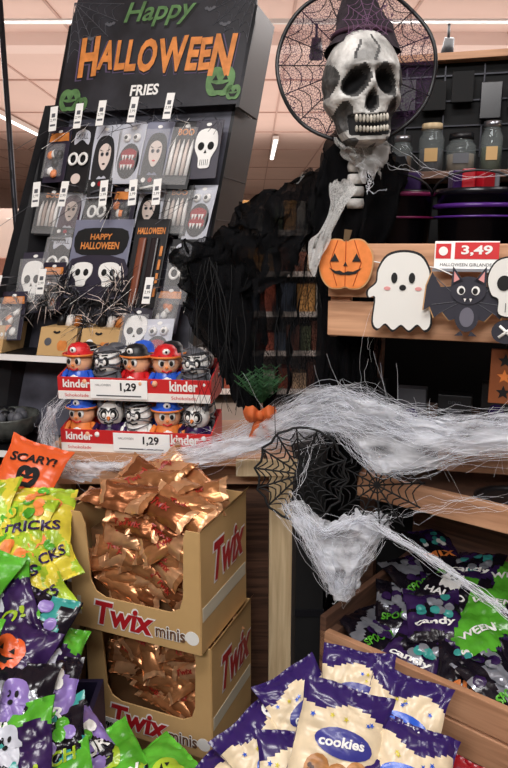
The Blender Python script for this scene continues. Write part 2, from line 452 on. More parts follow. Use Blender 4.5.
ORT = mat('orange_print', 'd8843c', .5, var=.2, vs=30); GRT = mat('green_print', '58804a', .5, var=.3, vs=30)
hd.text('Happy', .088, INK, HM @ TR((.30, 2.247, 0)), w=.25, bold=.045, z=.001, slant=.25)
hd.text('Happy', .08, GRT, HM @ TR((.295, 2.252, 0)), w=.24, bold=.015, z=.003, slant=.25)
def bigtext(st_, x0, x1, y, hts, m, z, bold):
    n = len(st_); x = x0; tot = sum(textmesh(c, bold)[2]/textmesh(c, bold)[3]*h for c, h in zip(st_, hts)); k = (x1-x0)/tot*.97
    for i, (c, h) in enumerate(zip(st_, hts)):
        w = textmesh(c, bold)[2]/textmesh(c, bold)[3]*h*k; hd.text(c, h, m, HM @ TR((x+w/2, y+(h-hts[0])*-.15-.012*(i-4)/4*-1*-1, 0), (0, 0, [3, -3, 2, 0, -3, 3, -2, 2, -3][i])), w=w*.97, bold=bold, z=z); x += w*1.0+(x1-x0)*.003
HT = [.135, .098, .1, .105, .11, .115, .108, .105, .135]
bigtext('HALLOWEEN', .02, .59, 2.115, HT, mat('purple_shadow', '5a4a66', .6), .0015, .085)
bigtext('HALLOWEEN', .026, .587, 2.117, [h*.97 for h in HT], INK, .003, .065)
bigtext('HALLOWEEN', .03, .583, 2.12, [h*.93 for h in HT], ORT, .0045, .04)
hd.text('FRIES', .034, WHITE, HM @ TR((.29, 2.018, 0)), w=.1, bold=.03, z=.002)
for cx, cy, s in ((.02, 2.0, .08), (.55, 2.03, .1), (.60, 1.995, .05), (.065, 1.985, .05)):
    hd.poly(scl(smooth2(PUMP, 3), s, cx, cy), GRT, HM, .002, .002)
    for sx in (-.17, .17): hd.poly(scl([(sx-.09, .03), (sx+.09, .03), (sx, .18)], s, cx, cy), INK, HM, .001, .0045)
    hd.poly(scl([(-.3, -.04), (-.1, -.1), (.1, -.1), (.3, -.04), (.14, -.27), (-.14, -.27)], s, cx, cy), INK, HM, .001, .0045)
HW = HM @ TR((0, 0, .001))
web2(hd, HW, (-.03, 2.31), .19, -1.5, -.1, 6, 5, .0011, GREY); web2(hd, HW, (.62, 2.31), .17, -3.0, -1.6, 6, 5, .0011, GREY)
for cx, cy in ((.12, 2.23), (.47, 2.25), (.53, 2.2), (.06, 2.19)):
    hd.poly(scl([(0, .3), (.15, .1), (.5, .4), (.9, .2), (.7, -.1), (.45, -.05), (.25, -.25), (0, -.3), (-.25, -.25), (-.45, -.05), (-.7, -.1), (-.9, .2), (-.5, .4), (-.15, .1)], .022, cx, cy), GREY, HM, .001, .0015)
hd.make()

# hanging packs
pk = B('hanging_toy_packs')
LIL = mat('lilac_card', '7a7c90', .4); PALE = mat('pale_card', 'c6c8d2', .3); VIO = mat('violet_card', '2d2838', .4)
FILM = mat('clear_blister', 'ffffff', .06, alpha=.09)
HAIRC = [BLACKM, BLACK, mat('plum_hair', '3a1a30', .6)]
def pack(a, btop, w, h, kind, c=.07):
    M = SM @ TR((a*.95, btop-h/2, c), (random.uniform(-5, 3), random.uniform(-8, 8), random.uniform(-3, 3)))
    frame = [PALE, LIL, VIO, VIO, BLACK, PALE, BLACK][kind % 7]
    pk.box((0, 0, 0), (w, h, .003), frame, M, .001)
    pk.poly(circ(0, h/2-.012, .008, .005, 10), WHITE, M, .001, .002)
    ox = random.uniform(-.06, .06)*w
    if kind in (0, 1):   # make-up card with portrait
        hc = random.choice(HAIRC)
        pk.poly(smooth2(mirror([(0, h*.36), (w*.3, h*.3), (w*.42, h*.05), (w*.4, -h*.3), (w*.12, -h*.2), (0, -h*.22)]), 3), hc, M, .001, .002)
        pk.poly(smooth2(mirror([(0, h*.25), (w*.22, h*.18), (w*.22, h*.02), (w*.1, -h*.09), (0, -h*.12)]), 3), FLESH, M @ TR((ox, 0, 0)), .001, .0035)
        for s in (-1, 1):
            pk.poly(circ(s*w*.1+ox, h*.1, w*.065, h*.03, 10), GREY, M, .001, .0045); pk.poly(circ(s*w*.1+ox, h*.1, w*.035, h*.018, 8), BLACKM, M, .001, .0055)
            pk.poly([(s*w*.05+ox, h*.14), (s*w*.2+ox, h*.17), (s*w*.18+ox, h*.15)][::s], BLACKM, M, .001, .0048)
        pk.poly(circ(ox, -h*.035, w*.06, h*.013, 10), RED if kind else BLACKM, M, .001, .005)
        pk.poly([(-w*.48, -h*.48), (w*.48, -h*.48), (w*.48, -h*.24), (-w*.48, -h*.24)], BLACK, M, .002, .0035)
        for q in range(3): pk.poly(circ((q-1)*w*.26, -h*.31, w*.08, h*.035, 10), [WHITE, DRED, GREY][q], M, .003, .0055)
        pk.tube([(-w*.3, -h*.43, .01), (w*.3, -h*.38, .01)], .0035, [GREY, WHITE][kind], M, n=8)
    elif kind == 2:      # white skull mask in clear bag
        pk.poly(smooth2(mirror([(0, h*.36), (w*.34, h*.3), (w*.42, h*.05), (w*.24, -h*.14), (w*.2, -h*.3), (0, -h*.32)]), 3), WHITE, M, .003, .003)
        for s in (-1, 1): pk.poly(circ(s*w*.18, h*.06, w*.12, h*.07, 12), BLACKM, M, .001, .0065)
        pk.poly([(-w*.05, -h*.06), (w*.05, -h*.06), (0, h*.0)], BLACKM, M, .001, .0065)
        for i in range(-2, 3): pk.box((i*w*.07, -h*.22, .0068), (w*.015, h*.1, .001), BLACKM, M)
    elif kind == 3:      # props in blister
        pk.box((0, -h*.1, .012), (w*.7, h*.6, .02), FILM, M, .005)
        for i in range(9): pk.ell((random.uniform(-w*.26, w*.26), random.uniform(-h*.38, h*.15), .01), (.012, .014, .009), random.choice([WHITE, WHITE, BLACK, GREY, ORP, SILV]), M, 8, 6)
        pk.poly([(-w*.45, h*.25), (w*.45, h*.25), (w*.4, h*.4), (-w*.4, h*.4)], ORT, M, .001, .002)
    elif kind == 4:      # witch fingers
        for i in range(5):
            x = (i-2)*w*.17; pk.tube([(x, -h*.3, .006), (x, h*.0, .01), (x, h*.12+.006*(i % 2), .008), (x, h*.24, .005)], .006, FLESH if i % 2 else WHITE, M, n=8, taper=[1, 1, .8, .15])
        pk.text('BOO', h*.1, ORT, M @ TR((0, h*.35, 0)), w=w*.6, z=.003, bold=.03)
    elif kind == 5:      # fangs and eyeballs
        pk.poly(smooth2(circ(0, -h*.12, w*.44, h*.3, 10), 2), BLACK, M, .001, .002)
        for i in range(2):
            z = -h*.02-i*h*.16; pk.poly(smooth2([(-w*.3, z+.01), (0, z+.02), (w*.3, z+.01), (w*.26, z-.01), (0, z-.002), (-w*.26, z-.01)], 3), DRED, M, .004, .0035)
            for q in (-.2, -.08, .08, .2): pk.poly([(q*w-.004, z), (q*w+.004, z), (q*w, z-.016)][::-1], WHITE, M, .003, .0065)
        for s in (-1, 1): pk.ell((s*w*.2, h*.27, .006), (.013, .013, .01), WHITE, M, 12, 8); pk.ell((s*w*.2, h*.27, .015), (.006, .006, .003), BLACKM, M, 8, 6)
    else:                # skull spectacles
        for s in (-1, 1):
            pk.tube([(s*w*.21+w*.17*cos(t), h*.0+w*.2*sin(t), .008) for t in [j*pi/8 for j in range(16)]], .0045, WHITE, M, closed=True, n=6)
        pk.tube([(-w*.05, 0, .008), (w*.05, 0, .008)], .003, WHITE, M); pk.poly(smooth2([(-w*.3, h*.22), (0, h*.3), (w*.3, h*.22), (w*.3, h*.4), (0, h*.45), (-w*.3, h*.4)], 3), PALE, M, .001, .002)
        pk.text('SKULL', h*.08, INK, M @ TR((0, h*.35, 0)), w=w*.5, z=.004); pk.poly(circ(0, -h*.3, w*.2, h*.08), FLESH, M, .002, .002)
    if random.random() < .7: pk.box((0, -.005, .022), (w*.95, h*.85, .001), FILM, M)
def hook(a, bz, L=.13, tag=True):
    a *= .95
    pk.tube([(a, bz, 0), (a, bz, L), (a, bz+.012, L+.006)], .0022, METAL, SM)
    pk.tube([(a, bz+.02, 0), (a, bz+.025, L+.01)], .0015, METAL, SM)
    if tag:
        M = SM @ TR((a, bz+.005, L+.012), (0, 0, random.uniform(-6, 6)))
        pk.box((0, -.01, 0), (.025, .075, .002), WHITE, M, .0008); pk.text('2,99', .009, BLACK, M @ TR((0, -.015, .0)), w=.018, z=.0015); pk.box((0, -.03, .0012), (.018, .006, .0004), GREY, M)
        pk.box((0, .0, .0012), (.012, .012, .0004), GREY, M)
r1 = [(.02, 3, .17), (.105, 6, .2), (.195, 0, .22), (.285, 5, .18), (.375, 1, .21), (.465, 4, .2), (.545, 2, .17)]
for i, (a, k, h) in enumerate(r1):
    for d in range(2): pack(a+.012*d, 1.915-.008*d, .083, h, k, .055+.03*d)
for i, a in enumerate((.03, .12, .2, .31, .43)): hook(a, 1.93+.005*i)
r2 = [(.02, 4, .15), (.105, 0, .17), (.2, 6, .15), (.295, 3, .16), (.385, 0, .17), (.485, 4, .15), (.56, 5, .17)]
for i, (a, k, h) in enumerate(r2): pack(a, 1.722, .083, h, k, .05+.01*(i % 2))
for i, a in enumerate((.03, .13, .27, .37, .45)): hook(a, 1.70, .15)
pack(.10, 1.585, .1, .2, 6, .07); pack(.02, 1.52, .085, .19, 2, .08); pack(.11, 1.49, .085, .15, 3, .1)
M = SM @ TR((.24, 1.50, .085)); pk.box((0, 0, 0), (.2, .24, .005), LIL, M, .002)
pk.poly(smooth2([(-.085, .085), (0, .095), (.085, .085), (.08, .02), (0, .012), (-.08, .02)], 3), BLACKM, M, .001, .0028)
pk.text('HAPPY', .018, ORT, M @ TR((0, .068, 0)), z=.007, bold=.03); pk.text('HALLOWEEN', .022, ORT, M @ TR((0, .041, 0)), z=.007, bold=.03, w=.13)
SKO = mirror([(0, .036), (.03, .028), (.033, 0), (.018, -.02), (.014, -.036), (0, -.038)])
pk.poly(smooth2([(-.09, -.0), (.09, 0), (.09, -.11), (-.09, -.11)], 3), VIO, M, .001, .0028)
for s in (-1, 1):
    pk.poly(smooth2(SKO, 3), WHITE, M @ TR((s*.045, -.045, 0)), .004, .003)
    for q in (-1, 1): pk.ell((s*.045+q*.014, -.04, .008), (.009, .011, .003), BLACKM, M, 10, 6)
    pk.tube([(s*.08, -.02, .006), (s*.095, -.09, .006)], .003, WHITE, M)
M = SM @ TR((.405, 1.485, .09)); pk.box((0, 0, 0), (.11, .27, .005), BLACK, M, .002); pk.box((-.02, -.02, .01), (.024, .2, .014), mat('brush_wood', '7a4028', .4), M, .006)
pk.text('HALLOWEEN', .02, ORT, M @ TR((0, .1, 0)), z=.004, w=.09, bold=.04)
pk.box((.02, -.02, .01), (.024, .2, .012), mat('dark_handle', '22181a', .3), M, .004)
for k in range(4): pk.box((.044, -.08+k*.04, .006), (.008, .03, .004), ORT, M, .001)
pack(.54, 1.56, .08, .2, 6, .07); pack(.52, 1.42, .08, .14, 3, .07)
for a, z in ((-.04, 1.42), (.12, 1.44), (.49, 1.42)): hook(a, z, .17)
# grey net bags with spiders and teeth low on the stand
for a, z, k in ((.0, 1.40, 3), (.45, 1.36, 2), (.53, 1.33, 5), (-.06, 1.37, 6)): pack(a, z, .085, .15, k, .13)
rn = random.Random(5)
for cx, cy in ((.1, 1.36), (.2, 1.38), (.32, 1.36), (.02, 1.34), (.4, 1.34), (.26, 1.31), (.15, 1.42), (.34, 1.42)):
    for k in range(55):
        a = rn.uniform(0, 6.28); l = rn.uniform(.03, .07); c0 = Vector((cx+rn.uniform(-.02, .02), cy+rn.uniform(-.02, .02), .12))
        e = c0+Vector((cos(a)*l, sin(a)*l, rn.uniform(-.02, .06))); pk.tube([c0, (c0+e)/2+Vector((0, .008, 0)), e], .0014, rn.choice([BLACKM, BLACKM, BLACKM, GREY, FLESH]), SM, n=3, taper=[1, .8, .2])
for k in range(46):
    a0 = rn.uniform(0, .55); z0 = rn.choice([1.93, 1.7, 1.45]); a1 = a0+rn.uniform(-.14, .14)
    pk.tube([(a0, z0, .02), ((a0+a1)/2+.02, z0-.03, .1), (a1, z0-rn.uniform(.02, .12), .16)], .0009, rn.choice([WHITE, GREY, BLACKM]), SM, n=3)
pk.make(st)

b = B('cardboard_goods_box')
for k, (a, w) in enumerate(((-.10, .1), (.12, .13), (.26, .13))):
    M = SM @ TR((a+w/2, 1.255, .09)); b.box((0, 0, 0), (w*.96, .085, .12), CARD, M, .002)
    b.poly(scl(smooth2(PUMP, 3), .035, .02, -.01), ORT, M, .001, .0605); b.poly(circ(-.03, 0, .012, .012), GREY if k % 2 else WHITE, M, .001, .0605)
    b.poly(scl([(0, .3), (.15, .1), (.5, .4), (.9, .2), (.7, -.1), (.25, -.25), (0, -.3), (-.25, -.25), (-.7, -.1), (-.9, .2), (-.5, .4), (-.15, .1)], .014, -.005, .028), BLACK, M, .001, .0605)
    for q in range(3): b.lathe([(.0, 0), (.014, .0), (.012, .03), (0, .035)], [BLACK, WHITE, ORT][q], M @ TR((-.03+.03*q, .042, 0), (-90, 0, 0)), 10)
b.make(st)
b = B('grey_bowl')
BW = mat('bowl_glaze', '4a4c48', .25, var=.4, vs=30)
M = Matrix.Translation(SM @ Vector((.05, .94, .1)))
b.lathe([(.02, 0), (.045, .0), (.085, .035), (.1, .08), (.098, .085), (.094, .08), (.08, .04), (.04, .01), (0, .008)], BW, M)
for k in range(14): b.ell((random.uniform(-.05, .05), random.uniform(-.05, .05), .08), (.02, .02, .02), random.choice([BLACK, GREY, BW]), M, 8, 6)
b.make(st)

# ------------------------------------------------------------------ wooden table
b = B('wooden_display_table')
tp = [(-.6, 1.83), (.11, 1.76), (.11, 2.18), (-.11, 2.18), (-.19, 1.96), (-.6, 2.05)]
b.poly(tp, WOOD, I4, .025, .937)
b.box((.076, 1.79, .478), (.066, .05, .955), WOODL, bev=.003); b.box((-.56, 1.87, .465), (.05, .05, .93), WOODL, bev=.003); b.box((.08, 2.14, .465), (.05, .05, .93), WOODL)
b.box((-.24, 1.835, .9), (.66, .02, .07), WOOD, TR((0, 0, 0)), .002)
b.box((.04, 1.76, .938), (.18, .012, .048), WOODL, TR((0, 0, 0)), .002)
b.box((-.25, 1.9, .45), (.62, .012, .9), WOODD)
b.make()
b = B('dark_gap_fill'); b.box((.16, 1.95, .5), (.08, .4, 1.0), BLACKM, bev=.003)  # black block put in for the dark gap beside the post, shade as colour
for z in (.2, .5, .8): b.box((.16, 1.748, z), (.085, .006, .02), DMETAL)
b.make()

# ------------------------------------------------------------------ chocolate figure trays
def figure(b, M, k):
    cols = [(BLUE, RED, PEACH), (WHITE, BLACK, WHITE), (GREY, WHITE, WHITE), (ORP, BLUE, PEACH), (RED, BLACK, PEACH), (DPURP, GREY, WHITE)][k % 6]
    body, hat, face = cols
    b.lathe([(0, 0), (.024, .001), (.029, .012), (.031, .03), (.029, .045), (.024, .056)], body, M, 18)
    b.ell((0, 0, .074), (.031, .03, .029), face, M, 18, 12)
    b.ell((0, -.022, .032), (.016, .012, .018), WHITE if face is PEACH else GREY, M, 10, 8)
    for s in (-1, 1):
        b.ell((s*.011, -.026, .079), (.008, .005, .0105), WHITE if face is PEACH else BLACKM, M, 12, 8)
        b.ell((s*.0105, -.0305, .078), (.0045, .003, .006), BLACKM if face is PEACH else WHITE, M, 8, 6)
        b.tube([(s*.028, -.004, .052), (s*.038, -.012, .04), (s*.03, -.026, .034)], .007, body, M, n=8, taper=[1, 1, .8]); b.ell((s*.028, -.028, .034), (.007, .007, .007), face, M, 8, 6)
        b.ell((s*.013, -.014, .003), (.012, .016, .006), BLACK, M, 8, 6)
        b.tube([(s*.004, -.0305, .092), (s*.018, -.0275, .094)], .0016, BLACKM, M, n=4)
    b.ell((0, -.031, .069), (.004, .003, .003), ORP if face is PEACH else BLACKM, M, 8, 6)
    b.tube([(-.011, -.0275, .062), (0, -.030, .058), (.011, -.0275, .062)], .0018, BLACKM if face is WHITE else RED, M)
    if face is PEACH:
        b.lathe([(.038, .090), (.037, .093), (.027, .096), (.025, .106), (.018, .114), (0, .118)], hat, M, 18); b.lathe([(.0385, .089), (.0398, .091), (.0385, .0935)], ORP, M, 18)
        b.ell((0, -.026, .103), (.009, .004, .007), WHITE, M, 8, 6); b.ell((0, -.0295, .103), (.003, .002, .003), BLACKM, M, 6, 6)
    elif k % 6 == 5:
        for s in (-1, 1): b.lathe([(.011, 0), (.006, .012), (0, .024)], hat, M @ TR((s*.02, 0, .094), (0, s*20, 0)), 10)
        for s in (-1, 1): b.tube([(s*.011+.012*cos(t), -.0275, .079+.013*sin(t)) for t in [j*pi/6 for j in range(12)]], .0018, GREY, M, closed=True, n=4)
        b.lathe([(0, 0), (.005, .0), (0, .009)], ORP, M @ TR((0, -.03, .072), (120, 0, 0)), 8)
    else:
        for i in range(6):
            a = i*1.9; z = .040+i*.012; rr = .0315 if z > .05 else .030
            b.tube([(rr*cos(t), rr*.97*sin(t), z+.005*sin(t*2+a)) for t in [j*pi/8 for j in range(16)]], .0014 if k % 6 == 1 else .0022, GREY, M, closed=True, n=4)
        b.ell((0, .0, .098), (.022, .022, .013), hat if k % 6 == 1 else GREY, M, 12, 6)
def tray(z0, seed, off, label):
    b = B('chocolate_figure_tray'); M = TR((-.555+off, 1.845, z0), (0, 0, -8)); w, d = .44, .15
    RB = mat('red_tray', 'cc2a2c', .35); LW = mat('tray_white', 'f4efe9', .4)
    b.box((w/2, d/2, .003), (w, d, .006), LW, M)
    b.box((w/2, 0, .032), (w, .004, .064), RB, M, .001); b.box((w/2, -.0026, .012), (w, .002, .024), LW, M)
    b.box((w/2, d, .05), (w, .004, .1), RB, M)
    for x in (0, w): b.add([(x-.002, 0, 0), (x-.002, d, 0), (x-.002, d, .1), (x-.002, 0, .064), (x+.002, 0, 0), (x+.002, d, 0), (x+.002, d, .1), (x+.002, 0, .064)], [[3, 2, 1, 0], [4, 5, 6, 7], [0, 4, 7, 3], [1, 2, 6, 5], [2, 3, 7, 6]], RB, M)
    F = M @ TR((0, -.003, 0), (90, 0, 0))
    for x, s in ((.055, .024), (.365, .03)):
        b.text('kinder', s, LW, F @ TR((x, .046, 0)), w=.08, bold=.03, z=.001); b.text('Schokolade', .009, RED, F @ TR((x, .013, 0)), w=.07, z=.0025)
    LX = .18 if label else .24
    b.box((LX, -.007, .033), (.165, .003, .054), mat('price_card', 'fbfbf8', .4), M, .001)
    P = F @ TR((LX, .033, .006)); b.text('1,29', .027, BLACK, P @ TR((.028, .006, 0)), bold=.03, z=.0005); b.text('HALLOWEEN', .006, GREY, P @ TR((-.045, .012, 0)), w=.045, z=.0005); b.box((0, -.018, .0008), (.13, .003, .0005), GREY, P)
    for r in range(2):
        for i in range(5):
            figure(b, M @ TR((.05+i*.085, .04+r*.068, .008), (0, 0, random.uniform(-18, 18)), (1.22, 1.2, 1.27)), i*(2 if r == 0 else 1)+seed+r)
    return b.make()
tray(.963, 3, .0, 0); tray(1.116, 0, -.0, 1)
# ------------------------------------------------------------------ candy cartons
def wrapper(b, M, s, seed):
    g = random.Random(seed)
    base = g.choice([GOLD, GOLD, GOLD2, GOLD3])
    bag(b, M, .165*s, .066*s, .040*s, base, GOLD2 if base is not GOLD2 else GOLD, seed=seed, res=(22, 11), pat=3, wrk=.85, text='Twix' if g.random() < .4 else None, tcol=FOILT, th=.6, sub=0, tw_=.75)
def carton(o, yaw, w, d, h, seed, hfill, nm='candy_bar_carton', tag=False):
    b = B(nm); M = TR(o, (0, 0, yaw)); t = .004
    b.box((w/2, d/2, t/2), (w, d, t), CARD, M)
    b.box((w/2, d, h/2), (w, t, h), CARD, M); b.box((0, d/2, h/2), (t, d, h), CARD, M); b.box((w, d/2, h/2), (t, d, h), CARD, M)
    l, r, z = .05, w-.04, .095
    cut = [(l-.012, h), (l, h-.03), (l+.008, z+.04), (l+.022, z+.012), (l+.05, z), (r-.04, z), (r-.014, z+.014), (r-.004, z+.045), (r, h-.02), (r+.006, h)]
    F = M @ TR((0, .002, 0), (90, 0, 0))
    b.poly([(0, 0), (w, 0), (w, h)]+cut[::-1]+[(0, h)], CARD, F, t, 0)
    DR = mat('deep_red_logo', 'b01f26', .4)
    T = F @ TR((.15, .052, t))
    b.text('Twix', .072, WHITE, T, w=.18, bold=.07, z=.001, slant=.2); b.text('Twix', .064, DR, T, w=.17, bold=.035, z=.002, slant=.2)
    b.text('minis', .036, WHITE, F @ TR((.28, .04, t)), w=.085, bold=.06, z=.001); b.text('minis', .032, mat('brown_ink', '6a4a36', .5), F @ TR((.28, .04, t)), w=.08, bold=.02, z=.002)
    b.poly(circ(.338, .04, .018), WHITE, F, .0005, t); b.box((.02, .06, t), (.012, .05, .0005), mat('tape', 'd8cfb8', .3), F)
    S = M @ TR((w+.002, d*.58, h*.66), (90, 0, 90))
    b.text('Twix', .11, WHITE, S, w=.2, bold=.065, z=.001, slant=.2); b.text('Twix', .1, DR, S, w=.19, bold=.035, z=.002, slant=.2)
    b.box((w+.0025, d*.5, h*.32), (.001, d*.95, .035), MC['tape'], M)
    b.add([(w, 0, h), (w, d, h), (w+.012, d, h+.02), (w+.008, 0, h+.012)], [[0, 1, 2, 3]], CARD, M)
    b.box((w-.004, .004, h*.5), (.0015, .001, h), CARDI, M)
    if tag:
        b.box((.05, .015, t+.004), (.085, .05, .002), MC['price_card'], F, .001); b.text('3,99', .022, BLACK, F @ TR((.055, .018, t+.006)), bold=.03, z=.0005); b.box((.05, -.004, t+.0055), (.07, .003, .0005), GREY, F)
    o_ = b.make()
    c = B('gold_wrapped_candy_bars'); g = random.Random(seed)
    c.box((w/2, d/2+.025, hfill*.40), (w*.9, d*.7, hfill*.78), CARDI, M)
    for k in range(34):
        x = g.uniform(.085, w-.085); zz = .09+(h-.11)*((k+.5)/34)+g.uniform(-.01, .01)
        wrapper(c, M @ TR((x, .045+g.uniform(0, .014), zz), (g.uniform(50, 90), g.uniform(-14, 14), g.uniform(-10, 10))) @ TR((0, 0, 0), (0, 0, g.gauss(0, 26))), g.uniform(.8, .95), seed*100+k)
    for k in range(30):
        x = g.uniform(.08, w-.08); y = g.uniform(.06, d-.04)
        q = 1-abs(x/w-.5)*1.3
        wrapper(c, M @ TR((x, y, hfill-.025+.065*q*g.random()+y*.16), (g.uniform(5, 50), g.uniform(-20, 20), 0)) @ TR((0, 0, 0), (0, 0, g.gauss(0, 40))), g.uniform(.95, 1.15), seed*100+200+k)
    c.make(o_)
    return o_
carton((-.458, 1.535, .598), -22, .36, .27, .31, 1, .30)
carton((-.438, 1.565, .283), -22, .36, .25, .311, 2, .26, tag=True)
b = B('pallet_box'); M = TR((-.438, 1.57, 0), (0, 0, -22)); b.box((.18, .135, .14), (.36, .24, .28), CARD, M, .003); b.text('Twix', .1, MC['deep_red_logo'], M @ TR((.18, .014, .14), (90, 0, 0)), z=.002, slant=.2)
for x in (.03, .33): b.box((x, .135, .14), (.004, .242, .281), MC['tape'], M)
b.make()

# ------------------------------------------------------------------ bag piles
designs = [
 dict(body=LIME, accent=YEL, text='SWEETS', tcol=DPURP, emblem=('balls', 0, .3, 1.2, GREEN, YEL), pat=2),
 dict(body=GREEN, accent=LIME, text='SCARY', tcol=WHITE, emblem=('pump', .1, .35, .7, LIME, BLACKM), pat=1),
 dict(body=DPURP, accent=GREEN, text='BOO!', tcol=LIME, emblem=('ghost', 0, .25, .8, PALE, BLACKM), pat=0),
 dict(body=BLKF, accent=TEAL, text='WITCH', tcol=LIME, emblem=('balls', 0, .2, 1.2, LAV, GREEN), pat=2),
 dict(body=BLKF, accent=SILV, text='GUMMY', tcol=WHITE, emblem=('ghost', .2, .2, .9, LAV, BLACKM), pat=2),
 dict(body=YEL, accent=LIME, text='TRICKS', tcol=DPURP, emblem=('balls', 0, .3, 1.2, GREEN, ORP), pat=2),
 dict(body=BLKF, accent=DPURP, text='TRICK', tcol=GREEN, emblem=('pump', .1, .25, .8, ORANGE, BLACKM), pat=4),
 dict(body=LAV, accent=BLKF, text='SOUR', tcol=WHITE, emblem=('balls', .1, .25, 1.1, GREEN, WHITE), pat=2)]
b = B('snack_bags_pile')
hero = [(-.53, 1.50, .895, 35, 0, 10, .19, .19, 5), (-.58, 1.47, .87, 45, 5, -15, .19, .2, 0), (-.51, 1.44, .84, 40, 0, 25, .17, .18, 5),
        (-.56, 1.40, .82, 45, 0, 0, .19, .2, 5), (-.51, 1.36, .775, 42, 0, 15, .18, .19, 0), (-.56, 1.31, .76, 45, 0, -10, .19, .21, 2), (-.485, 1.29, .725, 50, -10, 10, .17, .19, 3),
        (-.45, 1.25, .68, 40, 10, 30, .16, .19, 2), (-.52, 1.22, .70, 45, 0, -5, .18, .2, 6), (-.44, 1.19, .64, 45, 5, 20, .16, .18, 7), (-.49, 1.14, .65, 45, 0, 0, .18, .2, 4),
        (-.41, 1.12, .585, 35, 0, 15, .17, .19, 3), (-.46, 1.07, .60, 45, 0, 0, .18, .2, 2), (-.36, 1.17, .54, 25, 0, 30, .15, .18, 7), (-.29, 1.13, .505, 15, 0, 15, .18, .2, 1), (-.37, 1.03, .53, 30, 0, -10, .18, .2, 1), (-.46, .99, .55, 40, 0, 0, .2, .22, 3),
        (-.2, 1.13, .49, 10, 0, -20, .18, .2, 1), (-.64, 1.3, .82, 40, 0, 0, .2, .24, 1), (-.62, 1.15, .73, 45, 0, 0, .2, .24, 2), (-.68, 1.48, .9, 40, 0, 0, .2, .24, 0), (-.58, 1.05, .64, 45, 0, 0, .2, .24, 4), (-.28, 1.04, .48, 15, 0, 5, .18, .2, 3)]
for i, (x, y, z, rx, ry, rz, w, h, d) in enumerate(hero):
    D = dict(designs[d]); sd = 31+i*7; bag(b, TR((x, y, z), (0, 0, rz)) @ TR((0, 0, 0), (rx, ry, 0)) @ TR((0, 0, 0), (0, 0, sd % 71-35)), w, h, .055, seed=sd, res=(28, 32), wrk=1.3, th=.28, **D)
D = dict(body=ORANGE, accent=None, text='SCARY!', tcol=BLACKM, emblem=('pump', .05, -.3, .8, BLACKM, ORANGE))
bag(b, TR((-.585, 1.66, .965), (0, 0, 8)) @ TR((0, 0, 0), (45, 0, 0)) @ TR((0, 0, 0), (0, 0, -20)), .17, .17, .045, seed=4, th=.3, **D)
cr = B('snack_bag_bin')
def openbox(b, M, w, d, h, m, t=.012, mi=None):
    mi = mi or m
    b.box((w/2, d/2, t/2), (w, d, t), mi, M); b.box((w/2, t/2, h/2), (w, t, h), m, M, .001); b.box((w/2, d-t/2, h/2), (w, t, h), m, M, .001)
    b.box((t/2, d/2, h/2), (t, d-2*t, h), m, M); b.box((w-t/2, d/2, h/2), (t, d-2*t, h), m, M)
openbox(cr, TR((-.85, .95, 0)), .48, .5, .5, mat('bin_card', '2a2440', .5)); cr.box((-.67, 1.5, .4), (.34, .26, .8), MC['bin_card']); cr.box((-.65, 1.33, .3), (.34, .3, .6), MC['bin_card'])
cro = cr.make(); o = b.make(cro)

cb = B('cookie_bags_pile')
def cookie(x, y, z, rx, ry, rz, roll, sd, w=.17, h=.21):
    bag(cb, TR((x, y, z), (0, 0, rz)) @ TR((0, 0, 0), (rx, ry, 0)) @ TR((0, 0, 0), (0, 0, roll)), w, h, .052, CREAM, PURPLE, text='cookies', tcol=WHITE, emblem=('cookie', 0, 0, 1, BLUE, BLUE), seed=sd, pat=5, res=(30, 36), th=.18, tw_=1.0, wrk=1.2)
cookie(.17, 1.14, .582, 42, 0, 5, -20, 1, .19, .22)
cookie(.30, 1.19, .585, 48, 0, -12, -14, 2, .17, .2)
cookie(.215, 1.25, .612, 48, 0, -5, -8, 3, .16, .18)
cookie(.11, 1.24, .575, 42, 0, 10, 24, 4, .16, .19)
cookie(.04, 1.17, .525, 35, 0, 15, 30, 6)
cookie(.29, 1.10, .535, 40, 0, -5, -18, 5, .18, .21)
cookie(.09, 1.10, .515, 35, -8, 15, -15, 7)
cookie(-.03, 1.12, .475, 25, 0, 20, 30, 8)
cookie(.20, 1.04, .50, 35, 0, 0, 12, 9, .19, .22)
cookie(.34, 1.04, .48, 35, 0, -20, 10, 10)
cookie(.02, 1.03, .455, 25, 0, 10, 10, 11)
b = B('cookie_bag_bin'); openbox(b, TR((-.1, .98, 0)), .5, .28, .43, mat('navy_card', '20204a', .5)); b.box((.15, 1.13, .23), (.42, .22, .42), MC['navy_card']); bo = b.make(); cb.make(bo)

# ------------------------------------------------------------------ right-hand wooden rack
def plank(b, p, dirn, L, z0, z1, t, m=WOOD):
    a = math.degrees(math.atan2(dirn[1], dirn[0])); b.box((L/2, t/2, (z0+z1)/2), (L, t, z1-z0), m, TR((p[0], p[1], 0), (0, 0, a)), .003)
rk = B('wooden_crate_shelf')
u20 = (.94, -.342)
plank(rk, (.166, 1.5), u20, .95, 1.432, 1.548, .018); plank(rk, (.166, 1.5), u20, .95, 1.345, 1.422, .018)
M20 = TR((.166, 1.5, 0), (0, 0, -20))
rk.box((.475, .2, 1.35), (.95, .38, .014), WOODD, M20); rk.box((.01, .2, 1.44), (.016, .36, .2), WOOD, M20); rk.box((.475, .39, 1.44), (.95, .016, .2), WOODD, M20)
for x in (.03, .62): rk.box((x, .03, 1.44), (.035, .02, .19), WOOD, M20)
rk.box((.5, .0, .85), (1.3, .02, 1.7), BLACKM, TR((.36, 2.08, 0), (0, 0, -22)))
rk.box((.0, -.02, .88), (.05, .05, 1.76), WOODD, TR((.38, 2.04, 0), (0, 0, -22)))
M38 = TR((.27, 1.65, 0), (0, 0, -38))
